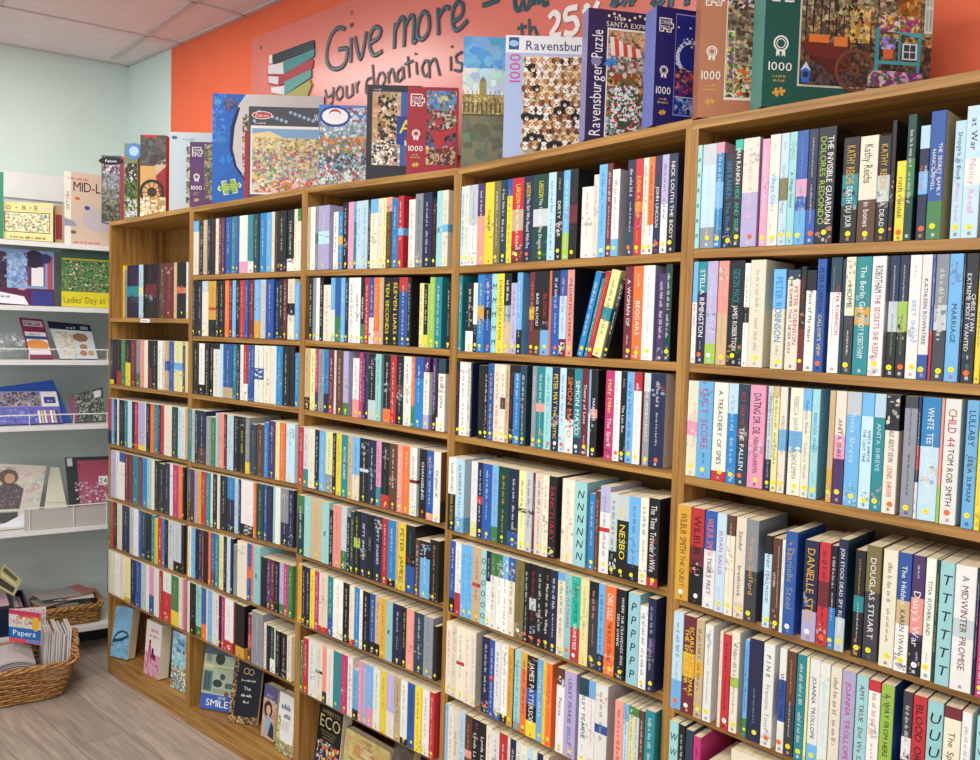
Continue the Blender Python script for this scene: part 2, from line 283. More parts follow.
# spines, left to right: <right edge><colour><lettering colour><marks>:<words>; @ox*scale sets the measuring origin; '_' an open gap
# marks: /xN foot band, ^xN head band, =xN middle band, +N shorter, ~ leaning, >x cover colour, ! upright letters, o/w/z orange/white/no sticker
DATA = {
(5,1): "@680 95|145Tk!z:R R R R R R|245SA/aE2^A2|300Bw^p1=s5:~|373kB+13:IAN RANKIN  The Flood|430kw^q1:IAN RANKIN  *qHIDE AND SEEK|545cp/V5o>V:~|560_|615pw+3:~|690cp=S5:~  *aVillage Diary|750Sa=D4:~  *aStorm in the Village|805Ta:~  *xA Village School|885bs/s3=p3:~  ~|952nwo/b3:~  ~|@760|520kw/k:THE INVISIBLE GUARDIAN^*lDOLORES REDONDO|570_|685kd+14>k=t6:KATHY REICHS  *wDEATH DU JOUR|815ck/E4+15:Kathy Reichs  *wbred in bones|905kd+17=A5:KATHY REICHS  *wDEJA DEAD|940kRo+3:~|@840 |385k-z+4|455yko+45:ruth rendell|520Gw=g6z>G|545_|615ndo^S2=s4+13:*wEND IN TEARS^*oruth rendell|725bw/g3>e:THE SECRET FAMILY^NANCY REVELL|785_|865Sv+13>S:Shopgirls in Love  *pNancy Revell|985Sn>S=w4:at War  *pNancy Revell",
(5,2): "@680 30|115wP^s4z:~  RUBY STREET|180nw^t3o:STELLA RIMINGTON  *y~|255VS/l2w:~|330ea^h5:~  ~|440kw:*tGIDEON MACK  *wJAMES ROBERTSON|480wk=k3z>w+3|590ca>c:~|640_|730cB^s4+10:PETER ROBINSON  *D~|740_|830ck^x1+11z:*rPETER ROBINSON^THE SUMMER THAT NEVER WAS|@760 270|312kr+8/R4:~|383wk^k2+12z:Piece of My Heart|450bn+1o/b:PETER ROBINSON  *yCALLOW'S VIEW|480_|560wr^x3+0z:PETER ROBINSON^*k~|585xk+2z|655ck/K5:HOME  *w~|765tw=d3z:The Berlin Girl  *wMANDY ROBOTHAM|868wk:ROBOTHAM  *rTHE SECRETS SHE KEEPS|@840|330_|400nw/k5=A5:~  *l~|470nw/k4o=l5:~  *l~|555wa:~  *sBRET SHENN|628wk/b2:KATHLEEN ROWNTREE|650bw/r4z|745aw/K4=A4:~|845sP:~  *xMARRIAGE|862k-z|955kw=n5o:CHRIS RYAN^EXTREME MOST WANTED|1000yk",
(5,3): "@680 15|35ck:~|118ca^c=p3:*pSCARLET SCANDAL^*pWEDDING|222sP:LUCY SCORE  *n~|325wk/r1:A TREACHERY OF SPIES|395BS^S3:~|475xw^x=K5o:*rRO SHAW  *wTHE FALLEN|588pk>p:DATING DR. DIL  *RNISHA SHARMA|600_|640Ab/n3:~|@760|125Yk^e1:~|180ca=s4:REBECCA SHAW|195n-z|290ca=s4:REBECCA SHAW  *aA VILLAGE DILEMMA|350cB^s2:Rebecca Shaw  *aCountry Wives|408TB>s:REBECCA SHAW  ~|470_|512eh/d3:~|590cR/v4=p4:ANITA SHREVE|695sS^A2:Anita Shreve  ~|783Sx^s2:ANITA SHREVE^THE LAST TIME|865tS^S2:ANITA SHREVE|@840|405ck^k3o:WE NEED TO TALK ABOUT KEVIN  *rLIONEL SHRIVER|435_|530av^K1:*v~  *k~|553nw/w3=r4z|690Sw^B4:WHITE TEETH  ZADIE SMITH|712hl/l3z|830wro:CHILD 44  *kTOM ROB SMITH|865_|955sn:LULLABY  *nLEILA SLIMANI|1000yd:~",  # thin navy entry after the first REBECCA SHAW paints a gap's shade
(5,4): "@670 25|137dEw:WILBUR SMITH  THE QUEST|230rk/k5w=R4:WILBUR SMITH|314wn^b4w:*oWILBUR SMITH  TIGER'S PREY|385SP:SUSAN SALLIS  *p~|447ca^E2:~  *e~|522cx:Sander  *xbreakneck|608Kd^a5:Francis Spufford|650_|705Sx^k2+12:PENNY STALLWOOD|770Ew+13:~^LETTERS|795wa+13z:~|880ba+3w>b:Danielle Steel|@760|295_|398ndw/V3+8:DANIELLE STEEL|480rk+7o=R5:~|530kw/B4+8:~|600nw>x/A3+0:JON STOCK  DEAD SPY RUNNING|650_|725kd+7=t3:~  *w~|832KD^D4:*wDOUGLAS STUART|845_|950ck:~|@840|375n-z|487bw/w4=e4:The Hidden  *kKAREN SWAN|580vw=h6/k3w:~  Daisy's War|655wk:TITIA SUTHERLAND  *b~|680Gyz|785Tk!z:T T T T T T|940wRz=A3:A MIDWINTER PROMISE|962n-z|1025Pw",
(5,5): "@665 28|118Sb/s3o:~|205Ry=d5/R3w:SCARLETT THOMAS^THE END OF MR Y|265ek=d3:~|325wb>w+2:*b~  *k~|370_|395cez+4|450rk+5w:~|510ck>c=l2:~|545_|578sb+4/g2:~|675nR:~  *a~|755wko>w:P I N E  *aFrancine Toon|@750|190_|243wn^w=b8o:WITNESS TOPE|312Eh/K5:~  *w~|380tw:~|400Ycz|475wk/s2:JOANNA TROLLOPE|548wS:JOANNA TROLLOPE|628ck:~|725VP:JOANNA TROLLOPE|@840|183TR:AMY TRUE  *RDid We Say|270wr^r1/r1:~|365lk>b:A WAY FROM HERE  *wJANE|420_|492Kw/o1=w4:~|592rk:BLOOD ORANGE|708Tk!z:U U U U U U|832cE^R1:The Space Be|905wa:~|935_|1000Tk!z:V V V V V V",
(5,6): "@640*10.86 300|398Tk!z:W W W W W W|470kw:~|556xR+2:~|640Pn+5>P/g2:~|710_|860wb+24>e:RICH|950_|@700*10.86|1000ckz",
(4,1): "@450 66|98Sb:~|128ca:~|190Ak/w5:~  *r~|240vw/h6^v3:~|303ykz:Capital|347Dw:~|388xw^x:~|395_|432ykz^b2:~|512ry/R2=e5:LARSSON  *wThe Girl Who Kicked|580nyo:LARSSON  *wThe Girl Who Played With Fire|683Gy=A4:LARSSON  *wThe Girl With The Dragon|735Sbz:~|785kw:~  DIRTY WAR|834sw/l3z:~|888kR>k=R4:DANGEROUS|@555|185_|262wr+20z:~|300ca+9z:~|355sbw:~|395Rw:~|445wk>w+7/s2:~|500_|555nwo/x3:~|607ry=o2:JUDGE A BOOK  *y~|645ck:~|688ok/w3:~|740nro:~  *wJOHN LINCOLN|788Vv/w5:~|850nw>n/k4:NICK LOUTH  THE BODY|890_",
(4,2): "@450 38|78tw>tz:~|108_|158kw/w3+8:~|190wk/k4+8:~|235By=d4:~|290bwo=k3:~|325Tk!z:M M M M M|372ykz:DAMASCUS STATION|420aw^k4/e4:~|462VE+10=V4:~|498sw/k3>s:~|552_|588Rd=d3:~|632kw/E3:BAD BLOOD|688kr/s3:BLOOD T|704o-z|765bwo^n3:~|812Sr/R2^b3:~|862hk:WILLIAM MCILVANNEY|@555|133k-z|215_|262Bw~:~|285tw~+7:~|322rk~:*y~|395Yk~/Y=t3:~|428kw~+9:~|481_|540Rw:A WOMAN OF  ~|610ow:~  BEGGARS|688wV>V:~|712_|762vw+9z:~|808Gw>k:~|850_",
(4,3): "@450 28|66kr:~|116wk/w:~|140cnz|152nw>n:~|195_|230kR+2:~|262kw+2:~|305by^b:~|350cr:~|383ck=E3:~|410ek:~|440kr:~|487Bw^k1:~|530xw>x:~|570_|600aw:~|658tw=h2:~|708TboPh:~|762nyw:PETER MAY  THE CRITIC|805Sbo:~|862ko/w4z:SIMON MAYO|914twz/x2w:SIMON MAYO|962Rw:Theory of Love  ~|@555|245sw/S5:~|292kw>k=h2:MAIDENS|345_|408Pyz:Holly Miller  *wThe Spark|452wao:~|495kw:~  The Last Bus|545sn:~|598wA^r2>r:~|612_|660aw^A2:THE HIDDEN LEGACY|762nwo>c:~|820_",
(4,4): "@445 22|72wk/k5:DAVID MITCHELL  *dFIONA BARTON|128Sx/s2:GJ MOFFAT  *BFALLOUT|180_|222wA/Y2:~|262nw=r2:~|322bw:~|366srz/g2:~|438Gd:~|512nw/b2:~|560Yk=k1:~|608Ak=x1:~|627Rwz|682ck:~|722ca:~|775kr>k:SANCTUARY|815_|900ch/c:~|@545|205ek/n1:~|285Tk!z>T:N N N N N N|300_|342Bw+10:~|378Ehz+6|445wv^V3=r1:~|500Ak+5/k3:~|580ky^A3+6:JO NESBO|658sn+5/k2:~|715ck+4:~|790kw+3>k/r1:The Time Traveler's Wife|850_",
(4,5): "@440 62|103bw/k2:~|143wr/r3z:~|186sB:~|224sB:~|283eE=r1:~|318Tk!z:O O O O O O|350wn^n4:~|390wk^g3z:~|432wk^g3z:~|473wk^s3z:~|518ck^b3z:~|584DEw:~|620kwo:~|670kr=A3o:~|722kwo:~|768kd:*d~  *wMurder in the Village|815nw:~|868ck^s1:~|915Tro:FLATSHARE|@540|278qxw/r4:DAWN O'PORTER  *wHONEYBEE|336Ya:~|402Kh^k2:~|448sn/n2:~|522ow:CHRIS OULD  *kTHE BLOOD STRAND|592kw:WHERE THE CRAWDADS SING^DELIA OWENS|610_|690Tk!z:P P P P P P|745wk+10:~|800nV=v3>n:~|850_",
(4,6): "@440 40|78cr:~|112ca:~|165ca=r1:~|208ca:~|242ca>c:~|285_|342nwo:~|378bwz=r1:~|422wk/b1:~|468wk/k1:~|508dr:~|515Gwz|558Tgz/a1:~|602ok^d:~|672ky/y2^k=b4:*wJAMES PATTERSON|716sw:~|738yEz|778or:~|810_|865wR^E2:Pearse|@540|165cRz|245Vb>V:*nLESLEY PEARSE  BELLE|268_|332wx^x2:LESLEY PEARSE  *a~|378wr^s2:*r~|462wk>A=b2:~|515_|575hk+9:~|612Sk+9^s2:~|648Yk+9^g1:~|685Agz+9^g1:~|722Ew+9:~|790tw>t+6:~|830_",
(4,7): "@440*10.86 45|78sw|135ca:~|192cg:Jodi Picoult|260Sa:~|335EhO=h2:~|412kw:Lynda La Plante|490kw:Lynda La Plante|552cez|630wk+2:~|718rw:~|750cez|812nw:~|870wk:~|930cs:~|985Sk:~|1040wr|1100nw|1160ck",
(3,1): "@300 20|50sw^E2|70ekz|103wA|125akz=g3|200Vw=S4>V|232_|265wk+8|298Bw=d3o+8|335kw:~|372pV:~|392tk^s3|430Sbz|470Sb|490kw|540cb^s2|575cs|600Ygz|640Ed^h2|680Bw+2|718rw=s2:~|755_|800wr+5|855ak:~|918nw:~|955kr+6:~|@330|785Tk!|825ca=s2|840_",
(3,2): "@300 45|55_|85kw:~|110ae|135wA|160k-z|210cr+7:~|240sw/w5|280bg/g4|310sw:~|335nw:~|375wk:~|420wk:GERRITSEN|450kw/g3:GERRITSEN|480rw|515bw/w4|552ow/h2|582ec|638ky:TEN SECONDS|690ky>k:ELEVEN LIARS|748bw^r2|772kw:~|830_|860Yk+6|890kYz+7/y2|905lwz+7|@330|730lY|778tw>t:~|815_|845kw+6",
(3,3): "@300 32|65ek/k2:~|103Yk|125Pw/v3|165akz|197Bk/n3|235Rw/r1:~|250wkz|297Ew:~|335Vw/g2>V:~|365_|410wk+6/h3|438Pw|455nwz|475vk|525kw/A3:~|565Tk>T|580_|630kw/o2o:~|670rwo:~|720kA=E3|775wk:~|800ow/g3z|860Bw^b3:~|900wv^v2/V2|925_|950vw/k3|@330|752kr+4/w2|800wk^x2:ELSE'S SON|835_",
(3,4): "@295 20|58rw:~|90Ak/t3|135ce:~|165kw:~|210sw|258Yk/a3|282kw|320yk:~|368tw:RUTH JONES|400eR|448sk^s3/c4:~|510kw=A1:~|565nw:~|600pk/t3|655kw/r2:*c~  *t~|712Ew:~|750hw:~|798ow:~|848wR=R1:~|865_|915kro:*wCHANGELING|965bw/h1:~|@320|840wk:Orphan X|885Ek/k3",
(3,5): "@295 15|60Gw^g3:DARK HORSE|106Tw|185ea:~|235Tk!|262kwz+6|318hr>w:~|358Aw/g3|385nwz+8|410Gy+2|452ky=l3:~|500nw:FIFTY SHADES|545ka:GREY|605nw:FIFTY SHADES|645rw:~|700Bw/k1|722er|772ykz:PETER JAMES|835kB/b4|868Ew+12:~|940sw^k3+12>c|@320|755_|838kd+8:~|880_",
(3,6): "@295 18|45dk|72kw:~|103nw|135yk|165Pw|225cr/r1:~|260tw/b3|330wa:~|378kw:~|412ce/r1|447Bw:~|470w-z|517kw|555bw/k2|590ek/k2|635dk:~|680Tk!|748nw:~|775ky:~|828hw/h:~|895xw:~|960aB:~|@320|740_|790kw+6:~|835kv+6/k:~",
(3,7): "@295 32|52g-+5|90rw|140wk:~|188ck=k1|218hr/n2|265wr:~|320tr|365Pd:~|400wk|436sk+10/k2|465pw:~|498Vw|540sw/p3|590wk:~|635yr:~|690Vw/w4|735ek:~|782wk/k1|835bn:~|882yk:~|935wr|970rw|@320|800rw:~|850aw>a",
(2,1): "@180 64|85sb|130cs^s2|160kw:~|190ew|215nw|245kr|268ck|290Rw|312vd|355bw|385tw|410bs|470wA/p2|510tr/w2|545xy|555kkz|598Bw|640sw|660ck|678Ek|745k->k|795kw/w2:TOM CLANCY|820cgz|845wr^g2",
(2,2): "@180 60|70kw|105kw|125kkz|150nw|195cw^A2|250dk/k3=r1|270kw|310kw|340ow|362Rw|387sw|415kw|450rw|475bw|518Rw|560sw/d3|598Ao|655bw>b|665_|690nw+2|720kw^k|748Rw|798ck/c3=k4|832sw+4|890xw:~",
(2,3): "@180 55|80tw|130kw|170wk/k2|205kw|228kw|275wk^k1|298Sw|365bw/e2|392tw|418nw|440wh|470rw/w3|495bw|518bw|580wn=b4|628ck|670wA|715Bw|765kw:~|800kE|832Bw+6",
(2,4): "@180 55|80tw|100Ak|125kw|178nw/E3:~|215aw+5|245gw+5|265Tw|305he|325Rw|372Sk|410kw|455ky:DAY ONE|485ay/y2|530xd+6|585Ew+5|615Bwz+2|665vw|695Yo|735ow|820Sb:~",
(2,5): "@180 55|72bw/k4|98Ek|118Vk|145dyz|178rw:~|210tw|225wkz|258kw|275cwz|325kw:~|380nw^B4|405Sb|420nwz|510wA/k2|530ow|585Gw:~|605bw|645nr|665Tw|700ww|755aw/n4|815nw",
(2,6): "@180 50|75ck|102sw|128kn|150nw|165Rw|195kR|212oe|242bw/v3|270tw|300Yk|325kh|350Sw|370kb|395ak+5|465cA|495bo=o4|510oe|560Tk!>T|600kR+9|630vw+9|660Rw+9|690kw+9|722Vw+9/g2|750Pw+9|805gw+9",
(2,7): "@180 45|65ww|105kr|145Tk/g2|178bo/o3|190cw|220sw|240wA|268wb|285kR|310Pw|372wr/r2|385Rkz|450kE/d2:~|470_|495rw/R3^R4+5:~|580aw:~|600ckz+7|625kb+8|655Gw+8/w3|665wkz+8|700kw+9|745kw+9|790ck+9",
(1,1): "@95 165|190kv+6|205yk|220ak+4|305nr=t4|335Sk=Y3|345kw|425kr=R5|445kr|490Ew|550Rd|570ew|635kE=o2:~|648wv",
(1,2): "@95 100|130nl/y1|150kr|178kr/r3|210gw|245yr^k5|285Rw|310ab/g3|340hw|365cw|395kR/R4|435kw|465wk|485cr|515ew=b4|550bw|610Yb=s3|630vw+4|650Yw|670sw",
(1,3): "@95 72|112rk/k3|130sw|150nw|165ww|205ky|225tw|255Sw|275kb|298rw|345Vw/y1|355wwz|385kw|412ow|440tw|455nw|480rn|535cw|578Gw|600Sk|632ck|668kw",
(1,4): "@95 108|140Vw|165wb|205wb^b2|232Rw|262Rp|300tb|330Rw|362Bk|390Tk|412cw|440kw|485kw+2|518nw|540ww|580Pw|610ow|650kE",
(1,5): "@95 66|85nw|105gw|125ro|150kc|185cr|240nw|270Ak|300wp|320bw|355xw|390kR|415tw+2|437yk+4|468rw:SPY GAMES|485Bk|510kd|545Ak|600Ak/k2|638kn",
(1,6): "@95 66|88bw/k2|115ck|140ck|165wk|200ck|245Yd/d1+2|280nw+1|318bw|355Aw|375wr|410pB/b4|445ww|470rw/r4|530wr/r6|580gw/y3|605ckz|637pY=p3",
}
ENT = re.compile(r'^(\d+)(.)(.)?([^:]*)(?::(.*))?$')
# shelf heights (top of board at either end), from the feet of the spines
SH = {}
for (bi, r), (fl, fr, hl, hr, off) in ROWS.items():
    B = BAY[bi]; t0, z0 = B.at(*fl, off); t1, z1 = B.at(*fr, off); sl = (z1-z0)/(t1-t0); SH[bi, r] = (z0-sl*t0-0.0012, sl)
def shelf_z(bi, r, t):
    a, s = SH[bi, r]; return a+s*t
TOPPX = {1: ((109,222),(190,207)), 2: ((194,207),(300.5,188.6)), 3: ((309,187),(452,168.6)), 4: ((463,167),(685,120)), 5: ((704,118.6),(980,70))}
TOPZ = {}
for bi, (a, b) in TOPPX.items():
    B = BAY[bi]; t0, z0 = B.at(*a); t1, z1 = B.at(*b); s = (z1-z0)/(t1-t0); TOPZ[bi] = (z0-s*t0, s)
BASEZ = 0.072
LBL = {1: 'light oak bookcase at the far left end, standing against the mint corner', 2: 'light oak bookcase, second from the left, seven rows over leaning hardbacks', 3: 'light oak bookcase in the middle of the five',
       4: 'light oak bookcase, second from the right, below the dog and palace puzzles', 5: 'light oak bookcase at the right end, under the large green puzzle box'}
for bi, B in BAY.items():
    root = empty('bookcase', basis(B.A, B.u, -B.n, (0, 0, 1)), LBL[bi], 'bookcase', 'oak bookcases in one run')
    I = Matrix.Identity(4)
    SK = B.u[1]/B.u[0]                            # the sides run square to the wall
    def part(mb, name, mat):
        mb.v = [(x+y*SK, y, z) for x, y, z in mb.v]; return mb.build(name, mat, root)
    for e, x0 in ((0, 0.0), (1, B.L-PT)):
        mb = MB(); zt = TOPZ[bi][0]+TOPZ[bi][1]*(x0)-0.018; mb.box((x0+(0.0003 if e == 0 else 0), 0, 0), (x0+PT-(0.0003 if e else 0), DEPTH, zt)); part(mb, 'side_panel', MT['wood_v'])
    def board(z0, sl, th, name='shelf', x0=PT, x1=None, y0=0.001):
        x1 = B.L-PT if x1 is None else x1; mb = MB(); a, b = z0+sl*x0, z0+sl*x1
        mb.hexa([(x0,y0,a-th),(x1,y0,b-th),(x1,y0,b),(x0,y0,a)], [(x0,DEPTH-0.006,a-th),(x1,DEPTH-0.006,b-th),(x1,DEPTH-0.006,b),(x0,DEPTH-0.006,a)]); return part(mb, name, MT['wood_h'])
    board(TOPZ[bi][0], TOPZ[bi][1], 0.018, 'top_board', 0.0003, B.L-0.0003, 0.0)
    for (b2, r) in SH:
        if b2 == bi: o = board(SH[bi, r][0], SH[bi, r][1], 0.018)
    if bi == 5: board(0.34, 0, 0.018)
    if bi == 4: board(0.30, 0, 0.018)
    board(BASEZ, 0, 0.018, 'bottom_board')
    mb = MB(); mb.box((PT, 0.002, 0), (B.L-PT, 0.018, BASEZ-0.018)); part(mb, 'plinth', MT['wood_h'])
    mb = MB(); za, zc = (TOPZ[bi][0]+TOPZ[bi][1]*q-0.0182 for q in (PT, B.L-PT))
    mb.hexa([(PT, DEPTH-0.005, BASEZ), (B.L-PT, DEPTH-0.005, BASEZ), (B.L-PT, DEPTH-0.005, zc), (PT, DEPTH-0.005, za)], [(PT, DEPTH, BASEZ), (B.L-PT, DEPTH, BASEZ), (B.L-PT, DEPTH, zc), (PT, DEPTH, za)]); part(mb, 'back_panel', MT['wood_back'])
    if bi == 1:
        t, z = B.at(145, 320.5); mb = MB(); mb.box((t-0.042, -0.0006, z-0.010), (t+0.042, 0.0006, z+0.007), rgb('#f3f3ef'))
        zz = SH[1, 1][0]-0.009; mb = MB(); mb.box((t-0.04, -0.0007, zz-0.0075), (t+0.04, 0.0008, zz+0.0075), rgb('#f3f3ef'))
        marks(mb, 0.06, 0.006, lambda u, v: (t-0.03+u, -0.0009, zz-0.003+v), rgb('#555555'), random.Random(3)); o = part(mb, 'shelf_label', MT['ink']); o['label'] = 'small white label on the shelf edge'

# ------------------------------------------------------------------ books
def parse():
    out = []
    for (bi, r), s in DATA.items():
        fl, fr, hl, hr, off = ROWS[bi, r]; B = BAY[bi]; ox = 0; sc = 7.0; prev = None; n = 0
        lin = lambda p, q, x: p[1]+(q[1]-p[1])*(x-p[0])/(q[0]-p[0])
        # the spines were measured at mid height
        for tk in s.split('|'):
            if tk.startswith('@'):
                q = tk[1:].split(' '); h = q[0].split('*'); ox = float(h[0]); sc = float(h[1]) if len(h) > 1 else 7.0
                if len(q) > 1 and q[1]: prev = ox+float(q[1])/sc
                continue
            m = ENT.match(tk); x1 = ox+int(m.group(1))/sc; x0 = prev; prev = max(x1, prev)
            if m.group(2) == '_' or x1-x0 < 0.8: continue
            fl_ = m.group(4) or ''
            d = dict(bay=bi, row=r, x0=x0, x1=x1, c=m.group(2), t=m.group(3) if m.group(3) and m.group(3) in PAL else None, title=m.group(5), drop=0.0, bands=[], st='y', side=None, lean=False, stack=False)
            for a, b, c in re.findall(r'([/^=])([A-Za-z]+)?(\d*)', fl_):
                if b and b[0] in PAL: d['bands'].append((a, b[0], int(c[0]) if c else 2))
            g = re.search(r'\+(\d+)', fl_); d['drop'] = float(g.group(1)) if g else 0.0
            g = re.search(r'>(.)', fl_); d['side'] = g.group(1) if g else None
            rest = re.sub(r'([/^=])([A-Za-z])?(\d*)|\+\d+|>.', '', fl_)
            for q in 'ozw':
                if q in rest: d['st'] = q
            d['lean'] = '~' in rest; d['stack'] = '!' in rest
            if d['t'] is None: d['t'] = 'w' if d['c'] in 'kKnbBgGrRvEtxDP' else 'k'
            xm = (x0+x1)/2; yb = lin(fl, fr, xm); yt = lin(hl, hr, xm)+d['drop']; ym = (yb+yt)/2
            ta, _ = B.at(x0, ym, off); tb, _ = B.at(x1, ym, off); _, zt = B.at(xm, yt, off)
            lo, hi = PT+0.0008, B.L-PT-0.0008
            ta = max(ta, lo); tb = min(tb, hi)
            if tb-ta < 0.002: continue
            zb = max(shelf_z(bi, r, ta), shelf_z(bi, r, tb))+0.0006; hgt = zt-zb
            above = [q for q in SH if q[0] == bi and q[1] == r-1]
            if above: hgt = min(hgt, min(shelf_z(bi, r-1, ta), shelf_z(bi, r-1, tb))-0.0195-zb)
            d.update(ta=ta, tb=tb, zb=zb, h=hgt, off=off, yb=yb, yt=yt, n=n, w=tb-ta); n += 1
            vis = max(0, min(x1, 980)-max(x0, 0))*max(0, min(yb, 760)-max(yt, 0)); d['area'] = vis
            out.append(d)
    return out
BOOKS = parse()

def book_parts(d, rnd, full):
    """meshes of one upright book in its own frame: x across the spine, y into the shelf, z up"""
    w, h = d['w']*0.992-0.0006, d['h']; dp = min(0.128+rnd.uniform(-0.008, 0.006), DEPTH-0.02); j = 0.10
    base = C(d['c'], rnd, j); th = 0.0007; hw = w/2
    segs = [(0.0, 1.0, base)]
    for a, c, f in d['bands']:
        cc = C(c, rnd, j); f = f/10
        if a == '/': lo, hi = 0.0, f
        elif a == '^': lo, hi = 1-f, 1.0
        else: lo, hi = 0.5-f/4, 0.5+f/4
        ns = []
        for p, q, k in segs:
            if q <= lo or p >= hi: ns.append((p, q, k)); continue
            if p < lo: ns.append((p, lo, k))
            if q > hi: ns.append((hi, q, k))
        ns.append((lo, hi, cc)); segs = sorted(ns)
    cov = MB(); r = min(0.0012, w*0.2)
    side = C(d['side'], rnd, j) if d['side'] else base
    prof = [(-hw, dp), (-hw, r), (-hw+r*0.35, r*0.3), (-hw+r, 0), (hw-r, 0), (hw-r*0.35, r*0.3), (hw, r), (hw, dp)]
    for (p, q, k) in segs:
        z0, z1 = p*h, q*h
        for i in range(len(prof)-1):
            a, b = prof[i], prof[i+1]; col = k if (i in (1, 2, 3, 4, 5) or not d['side']) else side
            cov.poly([(a[0], a[1], z0), (b[0], b[1], z0), (b[0], b[1], z1), (a[0], a[1], z1)], col)
    ins = [(-hw+th, dp), (-hw+th, r+th), (-hw+r, th), (hw-r, th), (hw-th, r+th), (hw-th, dp)]
    for i in range(len(ins)-1):
        a, b = ins[i], ins[i+1]; cov.poly([(b[0], b[1], 0), (a[0], a[1], 0), (a[0], a[1], h), (b[0], b[1], h)], (0.75, 0.72, 0.65))
    for z, fl in ((0, 1), (h, 0)):
        cov.faces([(x, y, z) for x, y in prof]+[(x, y, z) for x, y in ins],
                  [(0, 1, 9, 8), (1, 2, 9), (2, 3, 10, 9), (3, 4, 11, 10), (4, 5, 12, 11), (5, 6, 12), (6, 7, 13, 12)], side if d['side'] else segs[-1][2])
    pg = MB(); e = 0.0004; pg.box((-hw+th, r+th, e), (hw-th, dp-0.001, h-e), (0.78, 0.70, 0.52))
    letters = []; txt = MB(); tc = C(d['t']); title = d['title']; ty = -0.00025
    mk = tuple(0.6*a+0.4*b for a, b in zip(tc, base))
    usable = (0.12*h, 0.92*h); BIG = ('LARSSON', 'JO NESBO', 'CHILD', 'Kathy Reichs', 'PETER', 'WILBUR', 'Danielle', 'DANIELLE', 'DOLORES', 'SANCT', 'THE INV', 'ROBOTHAM', 'LULLABY', 'WITNESS', 'The Time', 'TEN', 'ELEVEN', 'BLOOD O', 'Daisy', 'JAMES PAT', 'CHRIS', 'EXTREME', 'IAN', 'HIDE', 'HOME', 'KATHY', 'ruth', 'SCARLETT', 'THE END', 'DATING', 'LUCY', 'PINE', 'GIDEON', 'STELLA', 'SIMON')
    def lay(words, x_lo, x_hi, z_hi, z_lo, col):
        pl = lambda u, v: (x_lo+v, ty, z_hi-u)     # reads downwards
        letters.append(MB()); text_mesh(letters[-1], words, z_hi-z_lo, x_hi-x_lo, pl, col)
    if d['stack'] and title is not None or d['stack']:
        L = (title or 'K').split(); n = len(L)
        for i, ch in enumerate(L):
            zc = h*(0.93-(i+0.5)*0.88/n); s = min(w*0.8, h*0.095); pl = lambda u, v: (-s*0.55+u+v*0.18, ty, zc-s/2+v); letters.append(MB()); text_mesh(letters[-1], ch, s*1.0, s, pl, tc, maxs=1.0)
    elif title and title != '~' and w > 0.004:
        lines = [l for l in title.split('^') if l]; n = len(lines); mw = w*(0.60 if n == 1 else 0.80)
        for li, line in enumerate(lines):
            segs_ = [s for s in line.split('  ') if s]; tot = sum(len(re.sub(r'^\*.', '', s))+1.5 for s in segs_)
            xh = mw/2-li*(mw/n); xl = xh-(mw/n)*(0.92 if n > 1 else 1)
            capm = min((xh-xl)*0.92, 0.0155); xc = (xh+xl)/2; z = usable[1]
            for s in segs_:
                col = tc
                if s.startswith('*'): col = C(s[1]) if s[1] in PAL else tc; s = s[2:]
                ln = (len(s)+1.5)/tot*(usable[1]-usable[0]); full_cap = capm; capm = full_cap if s.startswith(BIG) else min(full_cap*0.72, 0.0105)
                if s == '~': letters.append(MB()); marks(letters[-1], ln*0.85, capm*0.42, lambda u, v: (xc-capm*0.21+v, ty, z-u), tuple(0.65*a+0.35*b for a, b in zip(col, base)), rnd)
                else: lay(s, xc-capm/2, xc+capm/2, z, z-ln*0.94, col)
                z -= ln; capm = full_cap
    else:
        cap = min(w*0.38, 0.0075)*(1.0 if full else 0.85); z = usable[1]-h*rnd.uniform(0, .05)
        l1 = h*rnd.uniform(0.28, 0.42); l2 = h*rnd.uniform(0.2, 0.38)
        for ln, cf, cx_ in ((l1, 1.0, 0), (l2, rnd.choice([0.6, 1.0]), 0)):
            cc = cap*cf
            letters.append(MB()); marks(letters[-1], ln, cc, lambda u, v, z=z, cc=cc: (cx_-cc/2+v, ty, z-u), mk, rnd, 1.0 if full else 1.3); z -= ln+h*0.04
    if not d['stack'] and rnd.random() < 0.62:   # a scrap of cover picture running round the spine
        art = MB(); lo = rnd.choice([0.02, 0.02, 0.30, 0.45, 0.76]); hi = lo+rnd.uniform(0.12, 0.24)
        tints = [tuple(0.55*a+0.45*b for a, b in zip(base, C(rnd.choice('kKneEcwaASbtgdrhV')))) for _ in range(4)]
        for q in range(12 if full else 6):
            x, z = rnd.uniform(-hw*0.95, hw*0.95), h*rnd.uniform(lo, hi); rx, rz = w*rnd.uniform(0.08, 0.28), h*rnd.uniform(0.006, 0.03)
            P = [(max(-hw+r, min(hw-r, x+rx*math.cos(t)*rnd.uniform(0.6, 1))), -0.00006-0.000004*q, min(h, max(0, z+rz*math.sin(t)*rnd.uniform(0.6, 1)))) for t in [6.283*k/6 for k in range(6)]]
            art.poly(P, rnd.choice(tints))
        d['art'] = art
    if w > 0.007 and not d['stack']:          # publisher's small mark at the foot
        s = min(w*0.2, 0.0028); zc = h*0.035; txt.poly([(-s, ty, zc-s), (s, ty, zc-s), (s*0.8, ty, zc+s), (-s*0.8, ty, zc+s)], mk)
    stk = None
